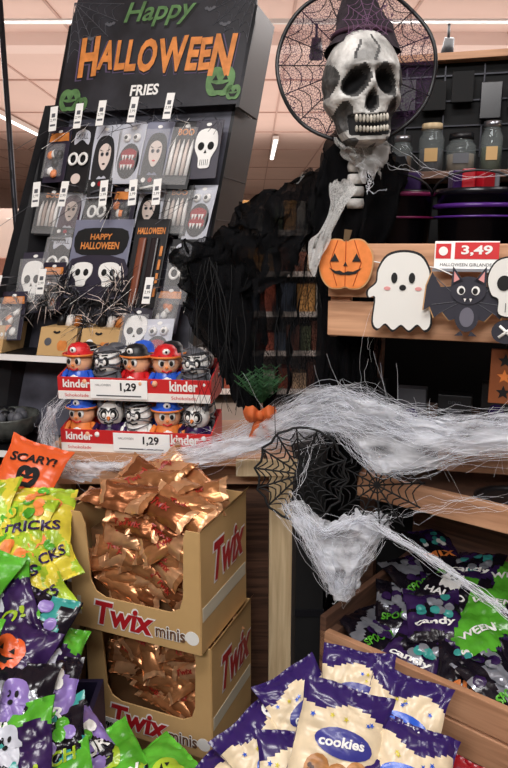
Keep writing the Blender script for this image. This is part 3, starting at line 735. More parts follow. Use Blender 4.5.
rk.box((.45, .009, .932), (.9, .018, .064), WOOD, M38, .003); rk.box((.45, .2, .905), (.9, .38, .012), WOODD, M38)
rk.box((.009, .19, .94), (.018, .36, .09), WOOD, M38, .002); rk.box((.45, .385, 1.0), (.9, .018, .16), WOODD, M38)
rk.box((.3, .0, 1.0), (.5, .018, .085), WOOD, TR((.44, 1.70, 0), (0, 0, -12)), .003)
rk.box((.28, .0, 1.075), (.5, .018, .012), WOODD, TR((.46, 1.735, 0), (0, 0, -14)), .003)
M40 = TR((.165, 1.505, 0), (0, 0, -40))
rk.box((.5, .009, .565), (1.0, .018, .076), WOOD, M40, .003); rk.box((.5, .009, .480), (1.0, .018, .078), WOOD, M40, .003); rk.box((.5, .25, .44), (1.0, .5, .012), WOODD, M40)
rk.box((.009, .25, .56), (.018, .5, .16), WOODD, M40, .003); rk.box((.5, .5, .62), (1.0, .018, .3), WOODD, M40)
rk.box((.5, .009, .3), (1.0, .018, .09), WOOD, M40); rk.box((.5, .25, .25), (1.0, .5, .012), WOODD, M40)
for x in (.02, .7): rk.box((x, .035, .3), (.035, .03, .6), WOODD, M40)
rko = rk.make()
b = B('candy_bags_in_crate'); g = random.Random(21)
DD = [dict(body=GREEN, accent=None, text='WEEN', tcol=WHITE, emblem=None, pat=0), dict(body=BLKF, accent=GREEN, text='HALLO', tcol=WHITE, emblem=('ghost', 0, .3, .9, WHITE, BLACKM), pat=0),
      dict(body=DPURP, accent=BLKF, text='candy', tcol=WHITE, emblem=('balls', 0, .2, 1.2, SILV, TEAL), pat=2), dict(body=BLKF, accent=SILV, text='SPOOKY', tcol=GREEN, emblem=('balls', 0, .2, 1.3, SILV, DPURP), pat=2),
      dict(body=BLKF, accent=DPURP, text='MIX', tcol=ORP, emblem=('balls', 0, .3, .9, WHITE, TEAL), pat=4)]
for j in range(4):
    for i in range(8):
        x = .10+i*.112+g.uniform(-.02, .02); y = .105+j*.105; d = g.choice([1, 2, 3, 4, 2, 3, 4])
        if (j, i) in ((1, 2), (2, 2), (3, 2)): d = 0
        bag(b, M40 @ TR((x, y, .565+j*.035+g.uniform(0, .02)), (g.uniform(10, 32), g.uniform(-12, 12), g.uniform(0, 70))), .145, .175, .04, seed=300+j*10+i, wrk=1.2, th=.26, **DD[d])
b.make(rko)
b = B('red_candy_bags'); g = random.Random(4)
for i in range(7):
    bag(b, M40 @ TR((.25+i*.1, .05+.07*(i % 2), .33), (g.uniform(40, 70), g.uniform(-12, 12), g.uniform(-10, 20))), .14, .17, .04, DRED, SILV, text='SWEET', tcol=WHITE, seed=400+i, pat=2)
for i in range(5): bag(b, TR((.43+i*.05, 1.16-.03*i, .42-.01*i), (45, 0, -35)), .14, .17, .04, DRED, WHITE, text='CHOC', tcol=WHITE, seed=420+i, pat=1)
b.make(rko)
b = B('party_plates_stack')
for k, (x, y) in enumerate(((.36, .12), (.55, .16))):
    for i in range(5): b.lathe([(0, 0), (.06, 0), (.085, .01), (.09, .011), (.06, .004), (0, .004)], [WHITE, BLACK, LCASE][i % 3], M38 @ TR((x, y, .912+i*.005)), 28)
b.make(rko)
b = B('boxed_party_decorations')
for k, (x, y, z, w, h, m) in enumerate(((.33, 1.86, 1.0, .1, .17, BLACK), (.45, 1.84, 1.0, .08, .15, GREY), (.56, 1.80, 1.02, .09, .12, BLACK), (.66, 1.76, 1.03, .08, .15, BLACK), (.4, 1.75, .96, .12, .06, BLACK))):
    M = TR((x, y, z+h/2), (0, 0, -20)); b.box((0, 0, 0), (w, .05, h), m, M, .002); b.poly(circ(0, 0, w*.25), PURPLE if k % 2 else GREY, M @ TR((0, -.0255, 0), (90, 0, 0)), .001); b.text('DEKO', .009, GREY, M @ TR((0, -.026, h*.33), (90, 0, 0)))
b.make(rko)
b = B('star_print_packet'); M = TR((.545, 1.42, 1.265), (90, 0, -20)); b.box((0, 0, 0), (.06, .12, .012), mat('brown_packet', '8a4a22', .5), M, .002)
for y in (-.035, .0, .035):
    b.poly([((.016 if i % 2 == 0 else .007)*cos(pi/2+i*pi/5), y+(.016 if i % 2 == 0 else .007)*sin(pi/2+i*pi/5)) for i in range(10)], BLACK if y else ORP, M, .001, .0062)
b.tube([(0, .06, 0), (0, .085, 0)], .001, BLACK, M)
b.make(rko)

b = B('black_storage_tub'); TUB = mat('tub_plastic', '14141b', .25); PUR = mat('purple_rim', '4c2474', .25); MAG = mat('magenta_rim', '6a1a44', .25)
for k, (x, y, w, rim) in enumerate(((.36, 1.75, .17, MAG), (.54, 1.67, .17, PUR), (.73, 1.60, .17, PUR))):
    M = TR((x, y, 1.36), (0, 0, -20))
    b.lathe([(0, 0), (w*.42, 0), (w*.55, .3), (w*.58, .3), (w*.58, .315), (w*.53, .315), (w*.4, .02), (0, .02)], TUB, M, 28)
    b.tube([(w*.58*cos(2*pi*i/24), w*.58*sin(2*pi*i/24), .305-(.03*k)) for i in range(24)], .006, rim, M, closed=True)
    b.tube([(w*.585*cos(2*pi*i/24), w*.585*sin(2*pi*i/24), .25) for i in range(24)], .003, rim, M, closed=True)
    b.tube([(w*.57*cos(t), -w*.2*abs(sin(t))-.08, .3+.05*sin(t)) for t in [pi*i/12 for i in range(13)]], .003, BLACK, M)
    for q in range(4): b.box((random.uniform(-.04, .04), random.uniform(-.03, .03), .32), (.05, .03, .08), random.choice([GREY, DPURP, BLACK, DRED]), M @ TR((0, 0, 0), (0, 0, 30*q)), .003)
b.make()
b = B('black_wall_display'); M = TR((.40, 2.15, 0), (0, 0, -15))
b.box((.5, .02, 1.85), (1.0, .03, .44), BLACKM, M); b.box((.5, -.08, 1.735), (1.0, .2, .02), WOODD, M, .002); b.box((.5, -.0, 2.075), (1.0, .08, .02), WOOD, M, .002)
for x in (0, .5, 1.0): b.box((x, -.03, 1.2), (.03, .1, 1.75), BLACK, M)
for i in range(9): b.box((.06+i*.11, -.0, 1.93), (.004, .006, .26), DMETAL, M)
for i in range(4): b.box((.5, -.0, 1.82+i*.07), (1.0, .006, .004), DMETAL, M)
g = random.Random(12)
for i in range(12):
    bx = .06+i*.08
    b.box((bx, -.03, 1.97+g.uniform(-.02, .03)), (g.uniform(.04, .07), .02, g.uniform(.06, .1)), g.choice([BLACK, TUB, BLACKM]), M, .002)
bd = b.make()
b = B('glass_storage_jars'); GL = mat('jar_glass', '8f9898', .05, alpha=.3); g = random.Random(8)
for i in range(10):
    x = .06+i*.082; J = M @ TR((x, -.1, 1.746)); r = .03+.006*(i % 3); h = .09+.03*(i % 2)
    b.lathe([(0, .002), (r, .002), (r, h*.8), (r*.75, h*.92), (r*.75, h)], GL, J, 18)
    b.lathe([(0, .004), (r*.9, .004), (r*.9, h*.55), (0, h*.58)], [mat('amber_fill', '6a4a2a', .4), GREY, mat('pale_fill', '988a78', .5), mat('olive_fill', '4a5438', .5)][i % 4], J, 14)
    b.lathe([(0, h+.018), (r*.8, h+.016), (r*.82, h), (0, h)], [METAL, WOODL, BLACK][i % 3], J, 18)
    b.box((0, -r-.0005, h*.4), (r, .002, h*.3), CARD if i % 2 else GREY, J)
b.make(bd)
b = B('red_cable'); P = [(.62, 1.52, 1.62), (.575, 1.5, 1.72), (.57, 1.5, 1.85), (.60, 1.5, 1.93), (.68, 1.5, 1.95), (.76, 1.5, 1.9)]
b.tube([catmull(P, i/8*.999) for i in range(41)], .006, mat('red_rubber', '701018', .35), n=8); b.ell((.62, 1.52, 1.615), (.015, .015, .02), BLACK); b.make()

# ------------------------------------------------------------------ garland
b = B('halloween_garland')
def FM(x, y, z, yaw=-18, roll=0): return TR((x, y, z), (90, 0, yaw)) @ TR((0, 0, 0), (0, 0, roll))
M = FM(.198, 1.455, 1.508); s = .118
PB = mat('plywood_edge', 'c89a68', .6)
b.poly(scl(smooth2(PUMP, 4), s*1.05, 0, -.002), PB, M, .004, 0); b.poly(scl(smooth2(PUMP, 4), s, 0, -.002), ORP, M, .001, .004)
for x in (-.25, 0, .25): b.tube([(x*s*.6, .4*s, .0055), (x*s*1.15, 0, .0055), (x*s*.6, -.42*s, .0055)], .0009, mat('rust_line', 'b04a1a', .6), M, n=4)
for sx in (-1, 1):
    b.poly(scl([(sx*.2-.08, .02), (sx*.2+.08, .02), (sx*.2, .17)], s), INK, M, .001, .006)
b.poly(scl([(-.04, -.06), (.04, -.06), (0, .02)], s), INK, M, .001, .006)
b.poly(scl([(-.3, -.09), (-.18, -.15), (-.1, -.14), (-.03, -.18), (.05, -.15), (.14, -.16), (.3, -.09), (.2, -.19), (.08, -.22), (0, -.215), (-.08, -.22), (-.2, -.19)], s), INK, M, .001, .006)
b.poly([(-.006, .045), (.006, .046), (.012, .068), (-.004, .07)], mat('stem_brown', '5a4428', .7), M, .004, .001)
M = FM(.312, 1.405, 1.448); s = .165
b.poly(scl(smooth2(GHOST, 4), s*1.06), BLACK, M, .003, 0); b.poly(scl(smooth2(GHOST, 4), s), mat('ghost_white', 'e8e6e0', .5), M, .001, .003)
for sx in (-1, 1): b.poly(circ(sx*.018, .03, .0065, .011), INK, M, .001, .0045); b.poly(circ(sx*.032, .008, .007, .004), mat('blush', 'e09a98', .5), M, .001, .0045)
b.poly(circ(0, .01, .007, .006), INK, M, .001, .0045)
M = FM(.432, 1.35, 1.434)
BATC = mat('bat_grey', '2c2b36', .6)
wing = [(.0, .012), (.028, .03), (.05, .028), (.068, .058), (.078, .03), (.082, -.02), (.07, -.012), (.06, -.035), (.045, -.022), (.03, -.04), (.0, -.03)]
for sx in (1, -1):
    wp = [(sx*(x+.004), y*1.0) for x, y in wing]
    if sx < 0: wp = wp[::-1]
    b.poly(scl(wp, 1.03), PB, M, .003, -.001); b.poly(wp, BATC, M, .001, .002)
    for e in ((.068, .05), (.07, -.008), (.055, -.026)): b.tube([(sx*.012, 0, .0035), (sx*e[0], e[1], .0035)], .0008, GREY, M, n=4)
b.poly(circ(0, -.028, .024, .034), BATC, M, .002, .003); b.poly(circ(0, -.032, .014, .02), mat('bat_belly', '6a6874', .6), M, .001, .0052)
b.poly(circ(0, .022, .034, .028), BATC, M, .003, .004)
for sx in (1, -1):
    b.poly([(sx*.01, .04), (sx*.034, .03), (sx*.032, .07)][::sx], BATC, M, .003, .004); b.poly([(sx*.018, .044), (sx*.029, .038), (sx*.029, .06)][::sx], MC['blush'], M, .001, .0073)
    b.poly(circ(sx*.014, .022, .008, .009), WHITE, M, .001, .0075); b.poly(circ(sx*.013, .021, .005, .006), INK, M, .001, .0088)
    b.poly([(sx*.003, .006), (sx*.008, .006), (sx*.0055, -.001)][::sx], WHITE, M, .001, .0085); b.poly([(sx*.01, -.06), (sx*.022, -.07), (sx*.005, -.07)][::sx], BATC, M, .002, .003)
b.tube([(-.012, .008, .008), (0, .005, .008), (.012, .008, .008)], .0008, INK, M, n=4)
M = FM(.512, 1.318, 1.462); SK = smooth2(mirror([(0, .06), (.035, .052), (.05, .02), (.042, -.012), (.028, -.022), (.026, -.05), (0, -.056)]), 4)
b.poly(scl(SK, 1.05), BLACK, M, .003, 0); b.poly(SK, MC['ghost_white'], M, .001, .003)
for sx in (1, -1): b.poly(circ(sx*.02, .01, .013, .015), INK, M, .001, .0045)
b.poly([(-.005, -.014), (.005, -.014), (0, -.002)], INK, M, .001, .0045)
for x in (-.014, 0, .014): b.box((x, -.038, .005), (.0012, .018, .001), INK, M)
M = FM(.505, 1.325, 1.375); b.poly(circ(0, 0, .028, .024), BATC, M, .003, 0)
for a in (.7, 2.4): b.tube([(-.018*cos(a), -.018*sin(a), .004), (.018*cos(a), .018*sin(a), .004)], .003, WHITE, M)
M = FM(.63, 1.275, 1.45); b.poly(scl(smooth2(PUMP, 4), .12), ORP, M, .004, 0)
for sx in (-1, 1): b.poly(scl([(sx*.2-.1, .02), (sx*.2+.1, .02), (sx*.2, .2)], .12), INK, M, .001, .0045)
b.poly(scl([(-.3, -.1), (.3, -.1), (.1, -.3), (-.1, -.3)], .12), INK, M, .001, .0045)
P = [(.165, 1.475, 1.55), (.198, 1.462, 1.535), (.25, 1.44, 1.512), (.312, 1.412, 1.505), (.37, 1.385, 1.50), (.432, 1.357, 1.475), (.47, 1.34, 1.495), (.512, 1.325, 1.505), (.57, 1.3, 1.48), (.63, 1.28, 1.5)]
b.tube([catmull(P, i/5*.999) for i in range(46)], .0012, WHITE, n=5)
b.make()
b = B('shelf_price_card'); M = TR((.43, 1.372, 1.525), (86, 0, -20))
b.box((0, 0, 0), (.125, .056, .003), mat('price_card', 'fbfbf8', .4), M, .001); b.box((-.045, .008, .0018), (.03, .03, .001), RED, M); b.poly(circ(-.045, .008, .009), WHITE, M, .001, .0024)
b.text('3,49', .021, WHITE, M @ TR((.02, .009, 0)), bold=.03, z=.0036, w=.06); b.box((.02, .009, .002), (.085, .033, .001), RED, M); b.text('HALLOWEEN GIRLANDE', .006, BLACK, M @ TR((0, -.019, 0)), w=.1, z=.0025)
b.box((0, -.03, -.006), (.13, .006, .02), METAL, M)
b.make()

# ------------------------------------------------------------------ skeleton head figure
b = B('skeleton_figure'); C = (.225, 1.49, 1.862)
def ss(a, b_, x):
    t = max(0, min(1, (x-a)/(b_-a))); return t*t*(3-2*t)
vs = []; fs = []; ms = []; nu, nv = 150, 110
def skullp(p):
    x, y, z = p
    wf = 1.0 if z > .1 else 1-.10*ss(.1, -.15, z)+.09*math.exp(-((z+.2)/.12)**2)-.14*ss(-.28, -.55, z)-.02*ss(-.6, -1, z)
    X = x*wf; Y = y; Z = z
    if z < -.1: k = ss(-.1, -.6, z); X = math.copysign(abs(x)**(1-.4*k), x)*wf
    if y < 0:
        fl = ss(.35, -.2, z)
        Y = y*(1-.12*fl)
        if z < -.2: Y = -max(abs(Y), sqrt(max(0, 1-(abs(x))**2))*.72*ss(-1.03, -.9, z))
    else:
        Y = y*(1-.35*ss(-.1, -.7, z))
    d = 0; dark = 0
    wob = noise.noise(Vector((X*4, Z*4, 1)))*.45
    if y < 0.1:
        for s_ in (-1, 1):
            dx = (X-s_*.37)/.26; dz = (Z-.04+.3*s_*(X-s_*.37))/.18; r = dx*dx+dz*dz
            d += .45*math.exp(-(r**1.8)); dark = max(dark, 2 if r < .85+wob*.6 else (1 if r < 1.5+wob*1.5 else 0))
            hr = ((X-s_*.6)/.16)**2+((Z+.5)/.22)**2
            d += .22*math.exp(-hr); dark = max(dark, 1 if hr < 1.1+wob*1.5 else 0)
            d -= .14*math.exp(-(((X-s_*.36)/.26)**2+((Z-.28)/.06)**2))
            d -= .14*math.exp(-(((X-s_*.6)/.16)**2+((Z+.2)/.08)**2))
            tr = ((X-s_*.9)/.16)**2+((Z-.15)/.3)**2; dark = max(dark, 1 if tr < .8+wob else 0)
        nw = .12*(1+(Z+.3)*-2.4); r = (X/max(.03, nw))**2+((Z+.27)/.14)**2; d += .28*math.exp(-r**2); dark = max(dark, 2 if r < .9 else (1 if r < 1.8+wob else 0))
        d -= .13*math.exp(-((X/.07)**2+((Z+.02)/.12)**2))
        d -= .12*math.exp(-((X/.35)**2+((Z+.6)/.16)**2)); d -= .1*math.exp(-((X/.25)**2+((Z+.93)/.1)**2))
        m_ = abs(Z+.665-.12*X*X) < .17 and abs(X) < .5
        if m_: dark = max(dark, 2); d += .09
        cr_ = abs(X-.12-.06*sin(Z*14)) < .012 and .35 < Z < .8 or abs(X+.3-.08*sin(Z*11)) < .012 and .4 < Z < .7
        if cr_: dark = 2
        if Z < -.86 and abs(X) < .5 and wob > .04: dark = max(dark, 1)
    Y += d*(1 if y < 0 else 0)
    return Vector((X, Y, Z)), dark
grid = []
for i in range(nv+1):
    t = pi*i/nv
    for j in range(nu):
        a = 2*pi*j/nu; p = (sin(t)*cos(a), sin(t)*sin(a), cos(t)); q, dk = skullp(p); grid.append(dk)
        vs.append((q.x*.083, q.y*.096, q.z*.116))
for i in range(nv):
    for j in range(nu):
        f = [i*nu+j, (i+1)*nu+j, (i+1)*nu+(j+1) % nu, i*nu+(j+1) % nu]; fs.append(f); av = sum(grid[k] for k in f)/4; ms.append(SOCK if av >= 1.5 else SMUDGE if av >= .5 else BONE)
SKM = TR(C, (2, -3, 6))
b.add(vs, fs, ms, SKM, True)
for row, z0, n, hgt in ((0, -.067, 10, .016), (1, -.087, 10, .013)):
    for i in range(n):
        x = (i-(n-1)/2)*.007; y = -.096*.87+abs(x)**2*6.5-.001
        b.ell((x, y, z0+abs(x)*.1), (.0036, .005, hgt*.5), TOOTH, SKM, 8, 6)
for k in range(6): b.lathe([(0, -.011), (.018, -.01), (.02, 0), (.018, .01), (0, .011)], BONE, TR((.225, 1.53, 1.765-k*.026)), 12)
b.tube([(.225, 1.53, 1.64), (.24, 1.58, 1.55), (.23, 1.93, 1.4), (.225, 1.93, .0)], .01, DMETAL, n=8)
sk = b.make()
b = B('witch_hat'); HMt = TR((.222, 1.555, 1.925), (84, 0, 0))
VEIL = netmat('hat_veil', '3a2740', 190, .06, (.05, .3)); HATM = mat('hat_velvet', '20141e', .95, var=.5, vs=30, bump=.6, bs=60)
R = .172
b.tube([(R*cos(2*pi*i/64), R*sin(2*pi*i/64)*.94, .006*sin(6*pi*i/32)) for i in range(64)], .0045, BLACK, HMt, closed=True, n=8)
n = 64; vv = []; ff = []
for k, r in enumerate((.06, .1, .14, R)):
    for i in range(n): vv.append((r*cos(2*pi*i/n), r*sin(2*pi*i/n)*.94, .006*sin(6*pi*i/32)*(r/R)))
for k in range(3):
    for i in range(n): ff.append([k*n+i, k*n+(i+1) % n, (k+1)*n+(i+1) % n, (k+1)*n+i])
b.add(vv, ff, VEIL, HMt, True)
LACE = mat('hat_lace', '1c1220', .7)
web2(b, HMt @ TR((0, 0, .002), (0, 0, 0), (1, .94, 1)), (0, 0), R, 0, 2*pi, 17, 6, .0013, LACE, .88)
# pointed crumpled crown rising from the brim
prof = [(.080, -.014), (.064, .012), (.057, .03), (.047, .06), (.036, .10), (.026, .14), (.016, .18), (.003, .22)]
vv = []; ff = []; n = 28
for k, (r, z) in enumerate(prof):
    for i in range(n):
        a = 2*pi*i/n; q = r*(1+.10*sin(3*a+k*1.7)*(k > 1)); vv.append((q*cos(a)+.006*sin(k*1.2), q*sin(a)*.9+max(0, z)*.15, z+.004*sin(2*a+k)))
for k in range(len(prof)-1):
    for i in range(n): ff.append([k*n+i, k*n+(i+1) % n, (k+1)*n+(i+1) % n, (k+1)*n+i])
b.add(vv, ff, HATM, TR((.226, 1.505, 1.952), (-4, 0, 0)), True)
b.tube([(.062*cos(2*pi*i/30), .058*sin(2*pi*i/30), .016) for i in range(30)], .005, mat('plum_band', '3c2034', .7), TR((.226, 1.505, 1.952), (-4, 0, 0)), closed=True)
web2(b, TR((.226, 1.448, 1.985), (78, 0, 0)), (0, 0), .05, 0, 2*pi, 11, 4, .0008, mat('plum_lace', '6a4a66', .7), .85)
b.make(sk)

GAUZE = netmat('black_gauze', '0b0b0d', 230, .10, (.38, 1.0), stretch=(1, 1, .35), lo=.38, hi=.62)
GAUZE2 = netmat('black_gauze_dense', '0b0b0d', 230, .12, (.8, 1.0), stretch=(1, 1, .35), lo=.35, hi=.55)
WGAUZE = netmat('white_gauze', 'dcdcda', 240, .12, (.3, 1.0), translu=True)
FIB = bpy.data.materials.new('web_fibre'); FIB.use_nodes = True
FIB.node_tree.links.new(fibre_shader(FIB, 'f8faff').outputs[0], FIB.node_tree.nodes['Material Output'].inputs['Surface'])
b = B('black_gauze_cloth')
def off(rows, dx, dy, dz): return [[(p[0]+dx, p[1]+dy, p[2]+dz) for p in r] for r in rows]
c1 = [[(-.22, 1.87, 1.525), (-.12, 1.84, 1.56), (-.05, 1.8, 1.60), (.03, 1.76, 1.66), (.117, 1.70, 1.705), (.20, 1.6, 1.76)],
      [(-.20, 1.87, 1.43), (-.11, 1.85, 1.45), (-.04, 1.8, 1.45), (.05, 1.76, 1.5), (.12, 1.72, 1.53), (.22, 1.64, 1.55)],
      [(-.18, 1.87, 1.36), (-.1, 1.85, 1.3), (-.03, 1.8, 1.27), (.05, 1.76, 1.27), (.13, 1.74, 1.27), (.23, 1.68, 1.3)],
      [(-.14, 1.86, 1.29), (-.09, 1.84, 1.22), (-.04, 1.8, 1.14), (.04, 1.77, 1.10), (.1, 1.75, 1.08), (.24, 1.7, 1.1)]]
cloth(b, c1, GAUZE, 80, 50, .04, 10, 1, .02)
c2 = [[(-.24, 1.85, 1.525), (-.13, 1.82, 1.56), (-.05, 1.78, 1.61), (.03, 1.74, 1.67), (.117, 1.68, 1.715), (.20, 1.58, 1.77)],
      [(-.21, 1.85, 1.47), (-.12, 1.82, 1.48), (-.04, 1.78, 1.51), (.04, 1.73, 1.57), (.12, 1.66, 1.62), (.21, 1.6, 1.65)],
      [(-.18, 1.85, 1.40), (-.1, 1.82, 1.39), (-.03, 1.78, 1.40), (.04, 1.73, 1.46), (.12, 1.68, 1.53), (.2, 1.62, 1.55)]]
cloth(b, c2, GAUZE2, 80, 30, .035, 10, 5, .02)
c3 = [[(-.19, 1.84, 1.5), (-.09, 1.81, 1.5), (-.01, 1.79, 1.5)], [(-.16, 1.83, 1.38), (-.08, 1.80, 1.36), (.0, 1.78, 1.36)], [(-.11, 1.80, 1.28), (-.06, 1.79, 1.24), (.0, 1.78, 1.24)], [(-.08, 1.79, 1.2), (-.04, 1.78, 1.13), (.01, 1.77, 1.10)]]
cloth(b, c3, GAUZE2, 36, 30, .03, 6, 9, .02); cloth(b, off(c3, .01, .02, 0), GAUZE2, 36, 30, .04, 6, 29, .02)
c4 = [[(.15, 1.56, 1.74), (.19, 1.53, 1.77), (.25, 1.53, 1.77), (.32, 1.58, 1.74), (.36, 1.66, 1.70)],
      [(.14, 1.58, 1.62), (.17, 1.54, 1.62), (.22, 1.53, 1.62), (.30, 1.58, 1.62), (.36, 1.68, 1.62)],
      [(.15, 1.62, 1.4), (.18, 1.58, 1.4), (.22, 1.58, 1.4), (.26, 1.62, 1.4), (.3, 1.75, 1.45)],
      [(.16, 1.62, 1.12), (.19, 1.6, 1.1), (.23, 1.6, 1.1), (.27, 1.64, 1.1), (.33, 1.75, 1.15)]]
cloth(b, c4, GAUZE2, 40, 40, .03, 7, 13, .03); cloth(b, off(c4, .01, .02, .0), GAUZE2, 40, 40, .035, 7, 23, .03)
c5 = [[(.19, 1.6, 1.3), (.24, 1.6, 1.32), (.31, 1.62, 1.33)], [(.2, 1.62, 1.1), (.25, 1.62, 1.12), (.31, 1.64, 1.15)], [(.21, 1.62, .98), (.25, 1.62, .97), (.3, 1.64, 1.0)]]
cloth(b, c5, GAUZE, 30, 24, .03, 7, 17, .03)
for k in range(45):
    x = random.uniform(-.14, .24); P = [(x, 1.8-.25*(x > .1)*.5, 1.5), (x+random.uniform(-.05, .05), 1.76, 1.3), (x+random.uniform(-.06, .06), 1.75, 1.1)]
    b.tube([catmull(P, i/6*.999)+noise.noise_vector(Vector((i*.3, k, 0)))*.02 for i in range(13)], .0007, BLACKM, n=3)
b.make()
b = B('white_gauze_rags')
cloth(b, [[(.175, 1.5, 1.765), (.22, 1.47, 1.75), (.28, 1.5, 1.765)], [(.19, 1.5, 1.735), (.235, 1.475, 1.725), (.295, 1.51, 1.73)], [(.23, 1.5, 1.705), (.25, 1.49, 1.70), (.28, 1.52, 1.7)]], WGAUZE, 24, 14, .02, 6, 3, .02)
cloth(b, [[(.165, 1.47, 1.68), (.20, 1.46, 1.685)], [(.16, 1.47, 1.655), (.215, 1.46, 1.66)], [(.165, 1.47, 1.63), (.19, 1.46, 1.63)], [(.145, 1.46, 1.58), (.165, 1.45, 1.585)], [(.125, 1.46, 1.555), (.16, 1.45, 1.55)], [(.125, 1.45, 1.5), (.135, 1.45, 1.5)]], WGAUZE, 10, 40, .012, 5, 8, .01)
for k in range(3): strands(b, [(.22+k*.02, 1.48, 1.74), (.23+k*.02, 1.47, 1.69), (.24+k*.01, 1.46, 1.66)], 3, .010, .0004, FIB, 40+k, .02)
strands(b, [(.27, 1.48, 1.735), (.4, 1.5, 1.69), (.6, 1.5, 1.70)], 5, .014, .0003, FIB, 77, .02)
b.make(sk)

# ------------------------------------------------------------------ stretched cobweb
COT = netmat('web_cotton', 'f8faff', 70, .0, (.0, .6), stretch=(.5, 1, 2.6), ns=18, lo=.38, hi=.68, translu=True)
COT2 = netmat('web_cotton_thick', 'f8faff', 70, .0, (.08, .88), stretch=(.5, 1, 2.4), ns=15, lo=.38, hi=.64, translu=True)
b = B('stretched_cobweb')
c_ = (.17, 1.55, 1.195); d_ = (.299, 1.5, 1.03); e_ = (.4, 1.45, 1.11); f_ = (.547, 1.38, 1.17)
top = [(-.3, 1.74, .975), (-.1, 1.68, 1.035), (.03, 1.63, 1.11), (.16, 1.55, 1.20), (.25, 1.49, 1.20), (.36, 1.46, 1.165), (.46, 1.42, 1.165), (.6, 1.35, 1.19)]
mid = [(-.28, 1.73, .965), (-.1, 1.67, 1.015), (.04, 1.62, 1.08), (.18, 1.54, 1.16), (.26, 1.48, 1.15), (.36, 1.45, 1.13), (.47, 1.41, 1.13), (.6, 1.35, 1.16)]
bot = [(-.26, 1.73, .955), (-.1, 1.67, .998), (.04, 1.62, 1.055), (.2, 1.53, 1.12), (.28, 1.47, 1.05), (.35, 1.44, 1.05), (.46, 1.41, 1.09), (.6, 1.35, 1.13)]
cloth(b, [top, mid, bot], COT, 90, 24, .02, 9, 2)
cloth(b, off([top, mid, bot], 0, -.02, 0), COT2, 90, 24, .022, 9, 6)
cloth(b, off([top[2:], mid[2:]], 0, -.01, .012), COT, 70, 14, .02, 9, 9)
strands(b, mid, 120, .018, .0003, FIB, 1, .03, 26, fr=8); strands(b, top, 80, .013, .0003, FIB, 2, .03, 26, fr=8); strands(b, bot, 80, .015, .0003, FIB, 3, .03, 26, fr=8)
strands(b, [c_, (.22, 1.52, 1.1), d_], 40, .014, .0003, FIB, 4, .02); strands(b, [d_, (.33, 1.46, 1.06), e_, f_], 60, .015, .0003, FIB, 5, .02)
g = random.Random(2)
for k in range(150):
    t = g.uniform(1.4, 6.9); p = catmull(mid, t); q = p+Vector((g.gauss(0, .06), g.gauss(0, .01), g.gauss(0, .06))); p = p+Vector((g.gauss(0, .02), 0, g.gauss(0, .03)))
    b.tube([p+(q-p)*i/6+noise.noise_vector(Vector((i*.5, k, 3)))*.006 for i in range(7)], .0003, FIB, n=3)
strands(b, [(-.52, 1.78, 1.13), (-.585, 1.78, 1.05), (-.56, 1.78, .95), (-.48, 1.77, .9)], 50, .010, .0003, FIB, 6, .02, fr=6)
cloth(b, [[(-.575, 1.8, 1.10), (-.55, 1.79, 1.10)], [(-.59, 1.79, 1.0), (-.545, 1.78, .99)], [(-.56, 1.77, .93), (-.48, 1.74, .93)], [(-.47, 1.74, .9), (-.40, 1.72, .93)]], COT2, 16, 30, .02, 6, 4)
strands(b, [(-.53, 1.78, .95), (-.4, 1.74, .952), (-.28, 1.73, .965)], 50, .009, .0003, FIB, 7, .02, fr=6)
cloth(b, [[(-.5, 1.76, .955), (-.4, 1.74, .96), (-.28, 1.72, .975)], [(-.48, 1.74, .92), (-.4, 1.73, .935), (-.28, 1.71, .955)]], COT2, 24, 8, .015, 6, 4)
G1 = [[(.084, 1.45, .955), (.12, 1.44, .95), (.17, 1.43, .905), (.21, 1.43, .93), (.26, 1.43, .945), (.31, 1.45, .925)],
      [(.10, 1.45, .92), (.13, 1.43, .90), (.17, 1.42, .87), (.21, 1.41, .89), (.26, 1.42, .90), (.3, 1.44, .89)],
      [(.135, 1.45, .86), (.155, 1.42, .84), (.18, 1.41, .82), (.21, 1.40, .83), (.245, 1.42, .84), (.275, 1.43, .85)],
      [(.17, 1.43, .78), (.185, 1.42, .76), (.2, 1.41, .735), (.215, 1.41, .735), (.225, 1.42, .76), (.24, 1.43, .79)]]
cloth(b, G1, COT2, 40, 30, .025, 7, 11); cloth(b, off(G1, 0, .015, 0), COT2, 40, 30, .03, 7, 14); cloth(b, off(G1, 0, .025, 0), COT, 40, 30, .03, 7, 24)
strands(b, [(.084, 1.45, .955), (.13, 1.42, .88), (.2, 1.41, .76), (.23, 1.42, .82), (.3, 1.44, .91)], 90, .013, .00032, FIB, 8, .02, 24, fr=7)
strands(b, [(.084, 1.45, .955), (.16, 1.43, .90), (.24, 1.42, .93), (.305, 1.45, .915)], 50, .011, .00032, FIB, 18, .02, 24, fr=7)
LN = [(.16, 1.43, .89), (.24, 1.42, .93), (.305, 1.4, .905), (.38, 1.33, .88), (.46, 1.24, .85), (.5, 1.18, .835)]
strands(b, LN, 50, .006, .0004, FIB, 9, .015, 24)
cloth(b, [[Vector(p)+Vector((0, 0, .008)) for p in LN], [Vector(p)-Vector((0, 0, .008)) for p in LN]], COT2, 50, 4, .008, 7, 31)
strands(b, [(.084, 1.45, .955), (.12, 1.5, 1.05), (.17, 1.53, 1.17)], 8, .01, .0004, FIB, 10, .02); strands(b, [(.25, 1.5, 1.2), (.24, 1.47, 1.35), (.26, 1.46, 1.5)], 5, .015, .0003, FIB, 12, .02)
strands(b, [(.3, 1.44, .92), (.4, 1.4, .97), (.55, 1.35, 1.0)], 12, .016, .0003, FIB, 13, .02)
b.make()

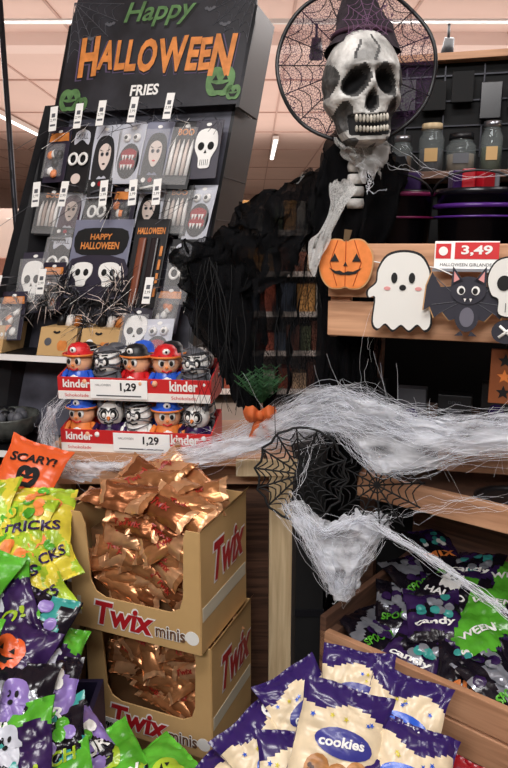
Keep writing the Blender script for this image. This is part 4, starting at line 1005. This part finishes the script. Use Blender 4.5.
b = B('black_spiderweb_decoration'); WM = TR((.112, 1.5, 1.012), (82, 6, -6))
WB = mat('web_cord', '060608', .7)
web2(b, WM, (0, 0), .112, 0, 2*pi, 15, 6, .0022, WB, .8)
b.tube([(.112*cos(2*pi*i/40)*(.93+.07*cos(14*2*pi*i/40)), .112*sin(2*pi*i/40), 0) for i in range(40)], .003, WB, WM, closed=True)
web2(b, TR((.285, 1.46, 1.0), (70, -10, -20)), (0, 0), .11, 0, 2*pi, 13, 5, .002, WB, .8)
for p in ((.05, 1.5, 1.11), (.28, 1.5, 1.1)): b.tube([p, (p[0], p[1]+.08, p[2]+.06)], .001, WB, n=4)
b.make()

b = B('artificial_green_sprig'); SG = mat('sprig_green', '24522a', .6, var=.3); g = random.Random(9)
for k in range(36):
    base = Vector((.02, 1.73, 1.13)); d = Vector((g.uniform(-.5, .5), g.uniform(-.5, .3), g.uniform(.4, 1))).normalized()*g.uniform(.06, .11)
    b.tube([base, base+d*.6+Vector((0, 0, .01)), base+d], .0012, SG, n=4, taper=[1, .8, .2])
    for q in (.4, .6, .8, .95):
        for s_ in (-1, 1): b.tube([base+d*q, base+d*q+Vector((s_*.012, g.uniform(-.01, .01), .01))], .001, SG, n=3)
b.tube([(.02, 1.73, 1.13), (.03, 1.765, .965)], .004, WOODD); b.make()
b = B('orange_ribbon_bow'); OF = mat('orange_fabric', 'c05c28', .7)
BO = Vector((.015, 1.615, 1.128))
for s_ in (-1, 1):
    cloth(b, [[BO+Vector((0, 0, .010)), BO+Vector((s_*.02, -.01, .026)), BO+Vector((s_*.036, 0, .022))], [BO, BO+Vector((s_*.022, -.025, .004)), BO+Vector((s_*.042, 0, .002))], [BO-Vector((0, 0, .010)), BO+Vector((s_*.02, -.01, -.016)), BO+Vector((s_*.032, 0, -.016))]], OF, 12, 8, .004, 4, s_+3)
    cloth(b, [[BO+Vector((-.007, 0, 0)), BO+Vector((.007, 0, 0))], [BO+Vector((s_*.012-.008, -.005, -.03)), BO+Vector((s_*.012+.008, -.005, -.03))], [BO+Vector((s_*.02-.009, 0, -.06)), BO+Vector((s_*.02+.009, 0, -.06))]], OF, 6, 12, .004, 4, s_+8)
b.ell(BO+Vector((0, -.008, 0)), (.01, .009, .013), OF); b.make()

# ------------------------------------------------------------------ lighting
def area(n, loc, rot, size, e, col=(1, .98, .965)):
    l = bpy.data.lights.new(n, 'AREA'); l.shape = 'RECTANGLE'; l.size = size[0]; l.size_y = size[1]; l.energy = e; l.color = col
    o = bpy.data.objects.new(n, l); o.location = loc; o.rotation_euler = [radians(a) for a in rot]; sc.collection.objects.link(o)
area('ceiling_light_front', (-.3, .35, 3.15), (10, 0, 0), (1.4, .4), 38)
area('frontal_fill_light', (-.8, -1.6, 3.15), (38, 0, 0), (2.0, .8), 105)  # added fill light behind the camera, brightens surfaces that face it
area('ceiling_light_side', (1.6, .6, 3.15), (5, 20, 0), (.5, 1.6), 18)
for x, y in ((-2.5, 5), (2, 5), (0, 9), (-4, 10), (4, 10), (0, 15), (0, 20)):
    area('ceiling_light_aisle', (x, y, 3.1), (0, 0, 0), (2.5, 1.5), 90, (1, .96, .94))
area('upward_area_light', (0, 8, 2.35), (180, 0, 0), (7, 7), 110, (1, .92, .88))  # bare wide area light facing up at the ceiling, no cove modelled
w = bpy.data.worlds.new('World'); sc.world = w; w.use_nodes = True
w.node_tree.nodes['Background'].inputs[0].default_value = (.8, .85, 1, 1); w.node_tree.nodes['Background'].inputs[1].default_value = .3

cam = bpy.data.cameras.new('Camera'); co = bpy.data.objects.new('Camera', cam); sc.collection.objects.link(co)
co.location = (0, 0, 1.55); co.rotation_euler = (radians(78), 0, 0)
cam.sensor_fit = 'VERTICAL'; cam.sensor_height = 36; cam.lens = 36*665/768; cam.clip_start = .05; cam.clip_end = 60
sc.camera = co
